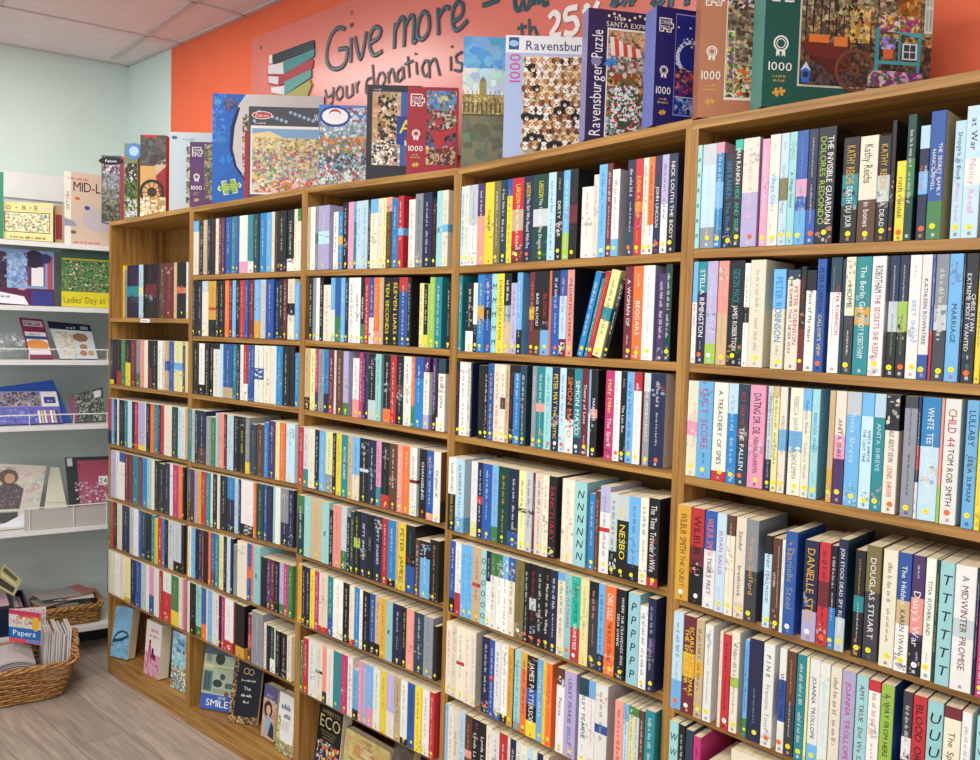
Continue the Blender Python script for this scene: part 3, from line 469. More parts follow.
    if d['st'] != 'z' and not d['stack'] and (d['bay'] >= 3 or rnd.random() < 0.4):
        stk = MB(); r_ = min(w*0.34, 0.0048); zc = h*(0.085+rnd.uniform(-0.012, 0.02)); xc = rnd.uniform(-0.12, 0.12)*w
        col = {'y': '#efe22a', 'o': '#ee6a2c', 'w': '#f4f1ee'}[d['st']]
        stk.poly([(xc+r_*math.cos(a), ty-0.0002, zc+r_*math.sin(a)) for a in [2*math.pi*k/12 for k in range(12)]], rgb(col))
        s = r_*0.3; stk.poly([(xc-s, ty-0.0003, zc-s*0.5), (xc+s, ty-0.0003, zc-s*0.3), (xc+s, ty-0.0003, zc+s*0.2), (xc-s, ty-0.0003, zc+s*0.4)], rgb('#8d8a3a'))
    return cov, pg, txt, stk, letters
def book_mw(d):
    B = BAY[d['bay']]; tc = (d['ta']+d['tb'])/2
    if d['lean']:
        ang = math.radians(15.0); o = B.A+B.u*(tc-0.5*d['h']*math.sin(ang))+B.n*(d['off']-d.get('rec', 0)); o[2] = d['zb']+abs(math.sin(ang))*d['w']*0.5
        u = Vector(B.u)*math.cos(ang)-Vector((0, 0, 1))*math.sin(ang); z = Vector(B.u)*math.sin(ang)+Vector((0, 0, 1))*math.cos(ang)
        return basis(o, u, -B.n, z)
    o = B.A+B.u*tc+B.n*(d['off']-d.get('rec', 0)); o[2] = d['zb']; return basis(o, (1, 0, 0), (0, 1, 0), (0, 0, 1))
for d in BOOKS:
    if d['lean']: d['w'] *= 0.9*math.cos(math.radians(15)); d['h'] *= 0.985
    if d['lean'] is False and d['stack'] is False: d['rec'] = random.Random(int(d['x0']*77)+d['row']).uniform(0, 0.0025)

NBOOK = 285
order = sorted(BOOKS, key=lambda d: -d['area']); chosen = [d for d in order[:NBOOK] if d['area'] > 40]
for d in chosen+[d for d in BOOKS if d['lean']]: d['own'] = True
# ---- labels: look first, then neighbours, then place along the shelf
def look(d):
    if d['stack']: return 'pale teal divider lettered %s' % ((d['title'] or 'K').split()[0])
    th = 'thick ' if d['w'] > 0.033 else ('slim ' if d['w'] < 0.0125 else '')
    s = th+NAME[d['c']]+' book'
    bd = [b for b in d['bands'] if b[1] != d['c']]
    if bd:
        b = bd[0]; s += ' with '+NAME[b[1]]+{'/': ' foot', '^': ' head', '=': ' middle'}[b[0]]
    elif d['t'] and d['t'] != d['c'] and d['title'] != None: s += ' with '+NAME[d['t']]+' lettering'
    return s
SHN = {1: 'top', 2: 'second', 3: 'third', 4: 'fourth', 5: 'fifth', 6: 'sixth', 7: 'seventh'}
BSH = {1: 'leftmost bookcase', 2: 'second-left bookcase', 3: 'middle bookcase', 4: 'second-right bookcase', 5: 'rightmost bookcase'}
byrow = {}
for d in BOOKS: byrow.setdefault((d['bay'], d['row']), []).append(d)
NUM = ['', 'first', 'second', 'third', 'fourth', 'fifth', 'sixth', 'seventh', 'eighth', 'ninth', 'tenth']
for (bi, r), L in byrow.items():
    L.sort(key=lambda d: d['x0']); place = '%s shelf, %s' % (SHN[r], BSH[bi])
    for i, d in enumerate(L):
        lk = look(d); same = [e for e in L if look(e) == lk]
        nb = lambda k: NAME[L[k]['c']]
        def pair(k): return (nb(k-1) if k > 0 else 'the upright', nb(k+1) if k < len(L)-1 else 'the upright')
        if len(same) == 1: d['label'] = '%s, %s' % (lk, place)
        else:
            pr = [pair(L.index(e)) for e in same]
            if pr.count(pair(i)) == 1: d['label'] = '%s between %s and %s, %s' % (lk, pair(i)[0], pair(i)[1], place)
            else: d['label'] = '%s %s from left, %s' % (NUM[min(same.index(d)+1, 10)], lk, place)
            if len(re.findall(r"[\w'-]+", d['label'].replace('-', ' '))) > 16: d['label'] = '%s %s from left, %s' % (NUM[same.index(d)+1], lk, place)
stuff = MB(); stuff_pages = MB(); stuff_txt = MB()
for idx, d in enumerate(BOOKS):
    rnd = random.Random(idx*13+5); cov, pg, txt, stk, letters = book_parts(d, rnd, d.get('own'))
    mw = book_mw(d)
    if d.get('own'):
        root = empty('shelf_divider' if d['stack'] else 'book', mw, d['label'], 'divider' if d['stack'] else 'book', '%s on the %s shelf of the %s' % ('dividers' if d['stack'] else 'books', SHN[d['row']], BN[d['bay']]))
        co = cov.build('cover', MT['cover'], root); pg.build('pages', MT['pages'], root)
        for m_ in letters:
            if m_.f: m_.build('spine_lettering', MT['ink'], co)
        if 'art' in d: d['art'].build('spine_picture', MT['cover'], co)['kind'] = 'stuff'
        if txt.f: txt.build('publisher_mark', MT['ink'], co)
        if stk: stk.build('price_sticker', MT['ink'], co)
    else:
        stuff.add(cov, mw); stuff_pages.add(pg, mw); stuff_txt.add(txt, mw)
        for m_ in letters: stuff_txt.add(m_, mw)
        if 'art' in d: stuff.add(d['art'], mw)
        if stk: stuff_txt.add(stk, mw)
root = empty('packed_books', Matrix.Identity(4), 'remaining small and distant books packed upright along the shelves', 'books')
root['kind'] = 'stuff'
stuff.build('covers', MT['cover'], root); stuff_pages.build('pages', MT['pages'], root); stuff_txt.build('spine_lettering', MT['ink'], root)
print('BOOKS', len(BOOKS), 'own', len(chosen), 'min area', chosen[-1]['area'])
#PART2
# ------------------------------------------------------------------ flat-faced printed things: boxes, books shown face out, magazines
class Face:
    """a printed face: o = bottom left corner, ex / ez = unit edges, n = outward, w x h"""
    def __init__(s, o, ex, ez, w, h):
        s.o, s.ex, s.ez = Vector(o), Vector(ex).normalized(), Vector(ez).normalized(); s.n = s.ex.cross(s.ez).normalized(); s.w, s.h = w, h; s.k = 0
        s.mb = MB(); s.txs = []; s.q = None      # q: four corners when the sheet is not a plain rectangle
    def nt(s): s.txs.append(MB()); return s.txs[-1]
    def at(s, a, b, e):
        if s.q is None: return s.o+s.ex*a+s.ez*b+s.n*e
        u, v = a/s.w, b/s.h; bl, br, tr, tl = s.q; return bl*((1-u)*(1-v))+br*(u*(1-v))+tr*(u*v)+tl*((1-u)*v)+s.n*e
    def pt(s, u, v, e=None):
        return s.at(u*s.w, v*s.h, 0.0003+(s.k*0.000012 if e is None else e))
    def poly(s, pts, col, lay=None):
        s.k += 1; (lay or s.mb).poly([s.pt(u, v) for u, v in pts], rgb(col) if isinstance(col, str) else col)
    def rect(s, u0, v0, u1, v1, col): s.poly([(u0, v0), (u1, v0), (u1, v1), (u0, v1)], col)
    def disc(s, u, v, r, col, r2=None, n=14, rot=0.0):
        r2 = r if r2 is None else r2; a = s.w; b = s.h
        s.poly([(u+r*math.cos(t+rot)/a, v+r2*math.sin(t+rot)/b) for t in [2*math.pi*i/n for i in range(n)]], col)
    def ring(s, u, v, r, th, col, a0=0.0, a1=360.0, n=24):
        s.k += 1
        for i in range(n):
            t0, t1 = [math.radians(a0+(a1-a0)*j/n) for j in (i, i+1)]
            s.mb.poly([s.pt(u+q*math.cos(t)/s.w, v+q*math.sin(t)/s.h) for q, t in ((r-th, t0), (r, t0), (r, t1), (r-th, t1))], rgb(col))
    def text(s, t, u0, v0, u1, v1, col, vert=False, maxs=1.2):
        s.k += 1; e = 0.0009+s.k*0.00001
        if vert: # reads upwards
            text_mesh(s.nt(), t, (v1-v0)*s.h, (u1-u0)*s.w, lambda u, v: s.at(u1*s.w-v, v0*s.h+u, e), rgb(col), maxs=maxs)
        elif vert is None: pass
        else: text_mesh(s.nt(), t, (u1-u0)*s.w, (v1-v0)*s.h, lambda u, v: s.at(u0*s.w+u, v0*s.h+v, e), rgb(col), maxs=maxs)
    def textdown(s, t, u0, v0, u1, v1, col):
        s.k += 1; e = 0.0009+s.k*0.00001
        text_mesh(s.nt(), t, (v1-v0)*s.h, (u1-u0)*s.w, lambda u, v: s.at(u0*s.w+v, v1*s.h-u, e), rgb(col))
    def lines(s, u0, v0, u1, v1, n, col, seed=1):
        r = random.Random(seed); hh = (v1-v0)*s.h/n; tx = s.nt()
        for i in range(n):
            L = (u1-u0)*s.w*r.uniform(0.6, 1); off = ((u1-u0)*s.w-L)/2; marks(tx, L, hh*0.6, lambda u, v, i=i, off=off: s.at(u0*s.w+off+u, v1*s.h-hh*(i+1)+v, 0.001), rgb(col), r)
    def art(s, u0, v0, u1, v1, pal, n, size, seed=1, grad=None, shapes=(3, 8)):
        """a busy printed picture: many small overlapping figures; grad lists bottom-to-top palettes"""
        r = random.Random(seed); pal = pal.split()
        bands = grad or [pal]
        n = int(n*2.3); size *= 0.62
        for i in range(n):
            v = r.random(); b = bands[min(len(bands)-1, int(v*len(bands)))]; b = b.split() if isinstance(b, str) else b; c = rgb(r.choice(b)); c = tuple(x*r.uniform(0.75, 1.15) for x in c)
            u = u0+(u1-u0)*r.random(); vv = v0+(v1-v0)*v; ru = size*r.uniform(0.4, 1.1)/s.w; rv = size*r.uniform(0.4, 1.1)/s.h; k = r.randint(*shapes); a0 = r.random()*6
            P = [(min(u1, max(u0, u+ru*math.cos(a0+6.283*j/k)*r.uniform(0.7, 1))), min(v1, max(v0, vv+rv*math.sin(a0+6.283*j/k)*r.uniform(0.7, 1)))) for j in range(k)]
            s.k += 0.05; s.mb.poly([s.pt(*p) for p in P], c)
        s.k += 1
    def jigsaw(s, u, v, r, col, rot=0.0):
        """a four-lobed jigsaw piece"""
        P = []
        def add(x, y): c, q = math.cos(rot), math.sin(rot); P.append((u+r*(x*c-y*q)/s.w, v+r*(x*q+y*c)/s.h))
        for a, sign in ((0, 1), (90, -1), (180, 1), (270, -1)):
            A = math.radians(a); dx, dy = math.cos(A), math.sin(A); px, py = -dy, dx
            for t, o in ((-0.6, 0.62), (-0.16, 0.62), (-0.24, 0.62+0.3*sign), (0, 0.62+0.46*sign), (0.24, 0.62+0.3*sign), (0.16, 0.62), (0.6, 0.62)): add(dx*o+px*t, dy*o+py*t)
        s.k += 1; bm = [s.pt(*p) for p in P]; c = sum(bm, Vector())/len(bm)
        for i in range(len(bm)): s.mb.poly([c, bm[i], bm[(i+1) % len(bm)]], rgb(col))
    def outline(s, u, v, r, th, col):
        P = [(-1,-1),(-.3,-1),(-.35,-.6),(.3,-.6),(.25,-1),(1,-1),(1,-.35),(1.35,-.4),(1.35,.3),(1,.25),(1,1),(-1,1)]; s.k += 1
        for i in range(len(P)):
            a, b = Vector(P[i]), Vector(P[(i+1) % len(P)]); d = (b-a).normalized(); m = Vector((-d.y, d.x))*th; Q = [a-m-d*th, b-m+d*th, b+m+d*th, a+m-d*th]
            s.mb.poly([s.pt(u+r*q.x/s.w, v+r*q.y/s.h) for q in Q], rgb(col))
    def rosette(s, u, v, r, col):
        s.ring(u, v, r, r*0.22, col); s.ring(u, v, r*0.62, r*0.12, col)
        for q in (-1, 1): s.poly([(u+q*r*0.15/s.w, v-r*0.9/s.h), (u+q*r*0.6/s.w, v-r*0.9/s.h), (u+q*r*0.6/s.w, v-r*1.7/s.h), (u+q*r*0.35/s.w, v-r*1.4/s.h), (u+q*r*0.15/s.w, v-r*1.7/s.h)], col)
    def corner_brand(s, col_bg, u1, top=0.95):
        """the left strip of the boxes marked 1000"""
        m = u1/2; r = m*s.w*0.62
        s.outline(m, top-0.10, r, 0.08, '#f1efe9'); s.text('CORNER', m-0.6*m, top-0.095, m+0.6*m, top-0.060, '#f1efe9'); s.text('PIECE', m-0.5*m, top-0.14, m+0.5*m, top-0.105, '#f1efe9')
        s.rosette(m, 0.47, r*0.72, '#f1efe9'); s.text('1000', m-0.78*m, 0.27, m+0.78*m, 0.335, '#f6f4ee'); s.lines(m-0.6*m, 0.19, m+0.6*m, 0.25, 2, '#d8b35a', 4); s.jigsaw(m, 0.115, r*0.62, '#d9a94a', 0.2)
def face_thing(name, face, depth, mat, label, cat, group=None, side='#888888', back=None, deco=None, pages=None, back_dir=None, side_cols=None):
    """a box of real depth behind a printed face"""
    root = empty(name, basis(face.o, face.ex, -face.n if True else 0, face.ez), label, cat, group); inv = root.matrix_world.inverted()
    sc = rgb(side); bd = (Vector(back_dir) if back_dir else -face.n)*depth; w, h = face.w, face.h; o = face.o
    f4 = [o, o+face.ex*w, o+face.ex*w+face.ez*h, o+face.ez*h] if face.q is None else list(face.q); b4 = [p+bd for p in f4]
    body = MB(); cols = [rgb(back or side)]+[rgb(back or side)]+[sc]*4
    if side_cols: cols = [rgb(x) for x in side_cols]
    body.hexa(f4, b4, cols)
    if deco: deco(face)
    def put(mb, nm, mt):
        if not mb.f: return None
        mb.v = [tuple(inv @ Vector(p)) for p in mb.v]; return mb.build(nm, MT[mt], root)
    bo = put(body, 'carton' if 'box' in name else 'cover', mat); pi = put(face.mb, 'printed_picture', 'ink'); ls = [put(q, 'lettering', 'ink') for q in face.txs]
    if pi: pi.parent = bo
    for le in ls:
        if le: le.parent = bo
    if pages: put(pages, 'pages', 'pages')
    return root
def xsolve(fn, target, lo, hi, idx):
    for _ in range(50):
        m = (lo+hi)/2
        if (project(fn(m))[idx] < target): lo = m
        else: hi = m
    return (lo+hi)/2
def puzzle(bi, xl, xr, ytop, psi, off, dep, label, deco, side, back=None, zadd=0.0, lean=0.0, side_cols=None):
    B = BAY[bi]; ym = ytop+30; P = on_plane(xl, ym, B.A+B.n*off, B.n); t = (P-B.A) @ B.u; z0 = TOPZ[bi][0]+TOPZ[bi][1]*t+0.0006+zadd
    for a, s in TOPZ.values(): pass
    e = np.array([math.cos(math.radians(psi)), math.sin(math.radians(psi)), 0.0]); P0 = np.array([P[0], P[1], z0])
    hgt = xsolve(lambda q: P0+np.array([0, 0, -q]), ytop, -1.0, 0.0, 1); hgt = abs(hgt) if False else None
    lo, hi = 0.02, 0.7
    for _ in range(50):
        m = (lo+hi)/2
        if project(P0+np.array([0, 0, m]))[1] > ytop: lo = m
        else: hi = m
    h = lo; lo, hi = 0.02, 0.8
    for _ in range(50):
        m = (lo+hi)/2
        if project(P0+e*m+np.array([0, 0, h/2]))[0] < xr: lo = m
        else: hi = m
    w = lo; tz = max(a+s*(((P0+e*q-BAY[k].A) @ BAY[k].u)) for q in (0, w) for k, (a, s) in TOPZ.items() if -0.02 <= ((P0+e*q-BAY[k].A) @ BAY[k].u) <= BAY[k].L+0.02) if True else 0
    P0[2] = max(P0[2], tz+0.0006+zadd)
    f = Face(P0, e, (0, 0, 1), w, h)
    print('puzzle', label[:30], 'w %.3f h %.3f' % (w, h))
    return face_thing('puzzle_box', f, dep, 'board', label, 'jigsaw box', 'jigsaw boxes along the top', side=side, back=back, deco=deco, side_cols=side_cols)
GREENS = '#3d5a32 #56733c #2c3c24 #7c8d56 #a3a96c #8a7a5a #c9c3a0'
def dk1(f):
    f.rect(0.04, 0.03, 0.96, 0.97, '#4b4a45'); f.art(0.04, 0.05, 0.96, 0.97, '', 260, 0.016, 1, ['#3c3f36 #56553f #7a7256 #2f332c', '#5a6b48 #7d7f5c #4a4c42 #8b8296', '#8d8199 #a393ad #5e5f58 #71806b', '#6b5f66 #a58ba3 #cdb9cc #4f5a49 #3b3f38'])
    f.disc(0.5, 0.92, 0.055, '#15181a', 0.018); f.text('Falcon', 0.2, 0.90, 0.8, 0.94, '#f2f2ee'); f.lines(0.06, 0.01, 0.9, 0.04, 1, '#d9d9d2')
def dk2(f):
    f.rect(0, 0.72, 1, 1, '#6c7a55'); f.disc(0.72, 0.9, 0.035, '#4c7bb0', 0.035); f.disc(0.72, 0.9, 0.02, '#9fbfe0'); f.art(0.02, 0.03, 0.98, 0.74, '', 260, 0.014, 2, ['#4f7a2c #6f9a3c #2d3c1c #c3d6e0 #d9b7c8', '#3c5c24 #24301a #65803c', '#2c2f26 #4a4c3a #1c2018 #b4b7ae'])
def dk3(f):
    f.rect(0, 0, 1, 1, '#c49a5c'); f.poly([(0, .62), (1, .62), (1, 1), (0, 1)], '#4a4946'); f.poly([(.55, .62), (1, .76), (1, .5), (.7, .45)], '#b9a98c'); f.poly([(.6, .5), (1, .62), (1, .1), (.8, .2)], '#8f2630')
    f.ring(0.46, 0.3, 0.052, 0.012, '#26211d'); f.ring(0.46, 0.3, 0.02, 0.02, '#3a2c24')
    for k in range(10):
        a = k*0.628; f.poly([(0.46, 0.3), (0.46+0.045*math.cos(a)/f.w, 0.3+0.045*math.sin(a)/f.h), (0.46+0.045*math.cos(a+.12)/f.w, 0.3+0.045*math.sin(a+.12)/f.h)], '#2e2620')
    f.art(0, 0, 1, 0.24, '#d8c39a #b89560 #efe4cc #a07c4c', 60, 0.02, 5); f.art(0, 0.64, 1, 1, '#3e3d3c #5a5856 #4a4540', 40, 0.03, 6); f.poly([(.05, 1), (.7, 1), (.55, .955), (.4, .975), (.3, .95)], '#b0242e')
def dk4(f):
    f.rect(0, 0, 1, 1, '#b9c6cb'); f.jigsaw(0.10, 0.93, 0.012, '#3c4a8c'); f.art(0.34, 0.05, 0.95, 0.82, GREENS+' #c5a3b4', 160, 0.018, 8); f.lines(0.2, 0.9, 0.6, 0.95, 1, '#8e9aa2')
def dk5(f): f.rect(0, 0, 1, 1, '#5d3767'); f.corner_brand('', 0.36); f.art(0.38, 0.12, 0.97, 0.97, '#7c7354 #5c5a44 #9c8f6a #4a5a44 #b3a88a', 200, 0.016, 9)
def dk6(f):
    f.rect(0, 0, 1, 1, '#d2cbc9'); P = [(0, 0), (.5, 0), (.42, .08), (.3, .2), (.2, .34), (.155, .5), (.165, .7), (.22, .88), (.3, 1), (0, 1)]; f.poly(P[:5]+[(0, .34)], '#2a63b8'); f.poly([(0, .2), (.2, .34), (.155, .5), (.165, .7), (.22, .88), (.3, 1), (0, 1)], '#2b68bd')
    f.poly([(.3, .2), (.2, .34), (.155, .5), (.165, .7), (.22, .88), (.25, .88), (.2, .7), (.185, .5), (.225, .34), (.33, .2)], '#14245e'); f.art(0, .55, .12, 1, '#4f93d8 #3a7cc8 #2f6cc0', 30, .02, 3)
    f.disc(.16, .9, .03, '#3a62a8'); f.art(.10, .86, .22, .96, '#8c4a3a #2c3f6e #a87050 #1c2c54', 22, .008, 4)
    f.art(.27, .56, .48, .82, '#3c3a2a #7c6a48 #a89468 #4a5a34', 60, .014, 5); f.art(.27, .22, .48, .52, '#8fb4c8 #a8543a #c8a888 #5a4a44', 60, .012, 6)
    f.jigsaw(.125, .40, .024, '#2f86d8', .2); f.jigsaw(.16, .15, .042, '#f0f2e6', .2); f.jigsaw(.16, .15, .038, '#8fb52c', .2); f.lines(.1, .12, .22, .19, 3, '#dfe8b8', 5)
def dk8(f):
    f.rect(0, 0, 1, 1, '#4b4d56'); f.rect(.03, .03, 1, .79, '#f0ece2')
    for i in range(14): f.disc(.08+.9*((i*37) % 14)/14, .84+.12*((i*5) % 7)/7, .006, '#9fb8cf')
    f.disc(.19, .905, .036, '#f2e9e4', .014); f.disc(.19, .905, .033, '#c03a3a', .011); f.text('Falcon', .10, .885, .28, .925, '#f6f2ee'); f.lines(.05, .81, .3, .84, 1, '#e6e6e6'); f.text('W', .93, .84, .995, .95, '#f4f4f2')
    f.rect(.05, .05, 1, .76, '#e6cf8e'); f.rect(.05, .66, 1, .76, '#7fa8cc'); f.poly([(.05, .7), (.3, .73), (.5, .66), (.7, .6), (.05, .5)], '#ecd394'); f.rect(.66, .5, 1, .62, '#a83c38')
    f.art(.05, .05, 1, .66, '', 620, .013, 12, ['#d8557a #6f9a4a #e8e0d0 #e08a3a #efe6d8', '#c8d0a0 #7a9a5c #e8dcc8 #c86a8c #8cb0c8 #e8b860', '#dccf9c #9cae7c #e6c6a0 #b85c6c #7c98b4', '#ecd794 #d8b878 #c0c8a8 #9c7c5c #e6e0c0'])
def dk9(f):
    f.rect(0, 0, 1, 1, '#5c93b4'); f.rect(0, .74, 1, 1, '#3d86cc'); f.art(0, .02, 1, .8, '', 700, .013, 15, ['#d8e0e0 #a8c0c0 #6c8c54 #b84a5c #e6e6e0', '#7c9cac #3c4c54 #d8d8d4 #a85a4a', '#e08a3a #c8783c #5c8c5c #cdd6da #8c6a4c', '#d8dde0 #93a5ac #b0b8bc #6c8a98'])
    f.art(.35, .78, 1, .98, '#c6d6e0 #8f9fa8 #a8443c #e8ecee', 50, .014, 16); f.disc(.27, .86, .05, '#1d3f9a', .034); f.disc(.27, .86, .042, '#f2efef', .026); f.disc(.27, .88, .02, '#c0343c', .018); f.disc(.27, .865, .02, '#f0ece8', .014)
def dk10(f):
    f.rect(0, 0, 1, 1, '#20242e'); f.rect(.10, .16, .62, .93, '#b99a74'); f.rect(.62, .16, 1, .93, '#2f62a8'); f.art(.10, .44, .62, .93, '#c8a87c #b08c5c #d4b88c', 40, .02, 17); f.art(.2, .3, .55, .9, '#1c1a1a #2c2624 #7c4a34 #14100f #e6dccb', 60, .013, 18); f.art(.10, .16, .62, .42, '#e8e2da #2a2624 #f1ece2 #8c8078', 70, .012, 19)
    f.poly([(.55, .38), (1, .38), (1, .68), (.55, .68)], '#1f3f8f'); f.text('A', .6, .50, .85, .65, '#f4dd22'); f.art(.7, .2, 1, .46, '#c83a3a #a82c34 #e6d4c4', 26, .013, 20); f.lines(.1, .945, .3, .97, 1, '#d8d8d8')
def dk11(f):
    f.rect(0, 0, 1, 1, '#9c2230'); f.corner_brand('', .36); f.rect(.38, .12, .97, .96, '#6a5a54'); f.art(.38, .12, .97, .96, '', 260, .016, 21, ['#b89a74 #8a2a2c #3c3030 #d0b088 #5a2420', '#2c3c64 #3f5a8c #2a2220 #a82a2c #c03434', '#b02c30 #8f2428 #c8b8a0 #6c645c #3a3430', '#4f94d4 #5c5a52 #8c8878 #c6c0a8 #3f7cc0'])
    f.poly([(.5, .45), (.9, .55), (.97, .62), (.97, .5), (.75, .44), (.7, .3), (.6, .3)], '#b32a2c')
    for q in (.45, .55, .65, .75, .85): f.rect(q, .13, q+.015, .34, '#8a2226')
def dk12(f):
    f.rect(0, 0, 1, 1, '#6f7058'); f.rect(0, .44, 1, 1, '#9fc4dc'); f.rect(0, .78, 1, 1, '#5e9fd0'); f.art(0, .72, 1, 1, '#5c9ed0 #6cabd8 #5496cc #7cb4dc', 60, .04, 23); f.art(0, .5, 1, .76, '#ccd9dc #c3d2d8 #b8ccd6 #d6dedc', 60, .04, 24)
    f.art(0, 0, 1, .40, '#6a6c50 #70725a #646850 #74765c', 120, .04, 28, shapes=(4, 5)); f.rect(0, .395, 1, .41, '#4c4c38')
    f.rect(0, .41, .44, .56, '#a08a50'); f.art(0, .41, .44, .56, '#8a7640 #b8a468 #6c5c34 #cbb878', 90, .009, 25)
    for k in range(9): f.rect(.01+.048*k, .42, .03+.048*k, .50, '#5c5030'); f.rect(.005+.048*k, .55, .013+.048*k, .59, '#8c7844')
    f.rect(.18, .55, .25, .66, '#9a8750'); f.poly([(.18, .66), (.25, .66), (.215, .70)], '#7c6c40'); f.rect(.44, .41, .60, .50, '#8c8868'); f.rect(.80, .41, 1, .49, '#7c8060')
    f.rect(.555, .41, .665, .72, '#b4ad86'); f.rect(.57, .42, .578, .70, '#8f8a66'); f.rect(.60, .42, .608, .70, '#8f8a66'); f.rect(.64, .42, .648, .70, '#8f8a66'); f.rect(.545, .72, .675, .785, '#a8a27c'); f.disc(.61, .752, .009, '#eeeadc'); f.poly([(.55, .785), (.67, .785), (.635, .83), (.615, .90), (.595, .83)], '#8c8a70'); f.lines(.50, .17, .66, .2, 1, '#dcdccc')
def dk13(f):
    f.rect(0, 0, 1, 1, '#a9bbdd'); f.rect(0, .86, 1, 1, '#e6e6ea'); f.rect(.03, .885, .13, .985, '#24558c'); f.disc(.08, .935, .012, '#9fc0e0', .008); f.text('Ravensburger', .20, .885, .92, .965, '#2c3566'); f.text('1000', .035, .62, .15, .85, '#d8488c', vert=True)
    f.rect(.18, .05, 1, .84, '#d8c6b4'); f.art(.19, .06, 1, .83, '#e8ddd0 #b98a64 #3a2e2a #f1ebe4 #8a6248 #d4b090', 300, .022, 30, shapes=(6, 9)); r = random.Random(9)
    for j in range(13):
        for i in range(9):
            u, v = .225+.093*i+(j % 2)*.04+r.uniform(-.015, .015), .80-.058*j+r.uniform(-.01, .01); q = r.uniform(.0095, .0125); c, c2 = r.choice([('#f0e9df', '#c89a70'), ('#f3eee8', '#2a2423'), ('#c89a68', '#8a5a38'), ('#2a2423', '#1c1818'), ('#e2c49a', '#b8844c'), ('#a8744a', '#6c4228'), ('#efe6da', '#9c6c48')])
            if u > .97: continue
            f.disc(u, v, q, c, n=9); f.disc(u-q*.85/f.w, v+q*.1/f.h, q*.38, c2, q*.7, n=7); f.disc(u+q*.85/f.w, v+q*.1/f.h, q*.38, c2, q*.7, n=7); f.disc(u, v-q*.35/f.h, q*.42, '#efe8de' if c != '#f0e9df' else '#e0cdb8', n=7)
            f.disc(u-q*.38/f.w, v+q*.2/f.h, q*.15, '#141212', n=5); f.disc(u+q*.38/f.w, v+q*.2/f.h, q*.15, '#141212', n=5); f.disc(u, v-q*.2/f.h, q*.19, '#141212', n=5)
def dk14(f):
    f.rect(0, 0, 1, 1, '#362850'); f.text('Ravensburger', .04, .04, .19, .58, '#f1eef4', vert=True); f.text('Puzzle', .04, .63, .19, .84, '#f1eef4', vert=True); f.disc(.115, .605, .012, '#8a84a8')
    f.text('THE', .32, .925, .44, .955, '#efe6d0'); f.text('SANTA EXPRESS', .23, .875, .86, .915, '#efe6d0')
    for i in range(11): f.disc(.26+.066*i, .955+.02*math.sin(i*1.3), .003, '#f4e9b8')
    f.rect(.245, .035, .99, .865, '#efeae4'); f.rect(.26, .045, .99, .85, '#6a5648'); f.art(.26, .045, .99, .85, '', 560, .013, 33, ['#dfe6e8 #c8d4d8 #35503c #a83438 #f0f2f2 #7c8c84', '#cfd8d8 #8c3034 #3c5c44 #e8e6e0 #b8843c', '#3c5a3c #5c7c4c #b83c38 #d8a048 #8c5c3c #e0d0b0', '#d8d4c8 #8c7c74 #c0b8ac #a04c40', '#e2a468 #c8906c #b8a8a0 #e8c890'])
    for i in range(7):
        a = .28+i*.055; f.poly([(a, .80-.012*i), (a+.05, .795-.012*i), (a+.09, .66), (a+.02, .655)], '#d8503c' if i % 2 else '#efe4da')
    f.poly([(.46, .48), (.34, .28), (.30, .10), (.68, .10), (.62, .28)], '#3c5a48'); f.art(.31, .1, .66, .44, '#eef2f2 #dfe8ea #c83a3c #3c5a48 #f4f6f6', 120, .009, 34); f.jigsaw(.30, .605, .016, '#3f8fdc', .4)
def dk15(f):
    f.rect(0, 0, 1, 1, '#1f1d62'); f.corner_brand('', .27); f.rect(.285, .1, .985, .96, '#8f90c8'); f.rect(.292, .11, .98, .95, '#1b2a7c'); R_ = f.w*.20; f.ring(.53, .60, R_, R_*.12, '#cfd6ee', 0, 360)
    for i in range(36): a = math.radians(i*10); f.disc(.53+R_*1.07*math.cos(a)/f.w, .60+R_*1.07*math.sin(a)/f.h, .0028, '#dfe4f4')
    f.art(.3, .25, .97, .5, '#5c2c5c #8c3c4c #2c2460 #b86c4c #3c3c8c', 110, .012, 36); f.art(.3, .11, .97, .25, '#2c4c9c #5c7cc0 #9cb0dc #1c2c74', 40, .016, 37); f.art(.3, .5, .97, .95, '#1c2c84 #24389a #dfe4f4 #18246c', 50, .006, 38); f.rect(.3, .255, .97, .262, '#cfd6ee')
def dk16(f):
    f.rect(0, 0, 1, 1, '#bb7d5c'); f.corner_brand('', .27); f.rect(.285, .13, 1, 1, '#efe6da'); f.rect(.295, .15, 1, 1, '#8a6a4a'); f.art(.295, .15, 1, 1, '', 800, .011, 40, ['#e0c888 #c8d8b0 #7c8c4c #d86c3c #f0ead8 #5c3c2c', '#7c6c54 #5a4a38 #a8947c #d0c0a0', '#4f4638 #6c5c44 #8c7c64 #b4a488', '#e6e2d8 #4c5c94 #c8a45c #8c3c34 #3c3428 #d8d0bc'])
    f.rect(.30, .17, .385, .62, '#d8dcb8'); f.art(.305, .18, .38, .61, '#5c7c3c #8c4c8c #d8c83c #3c6c4c #b86c9c', 60, .01, 41)
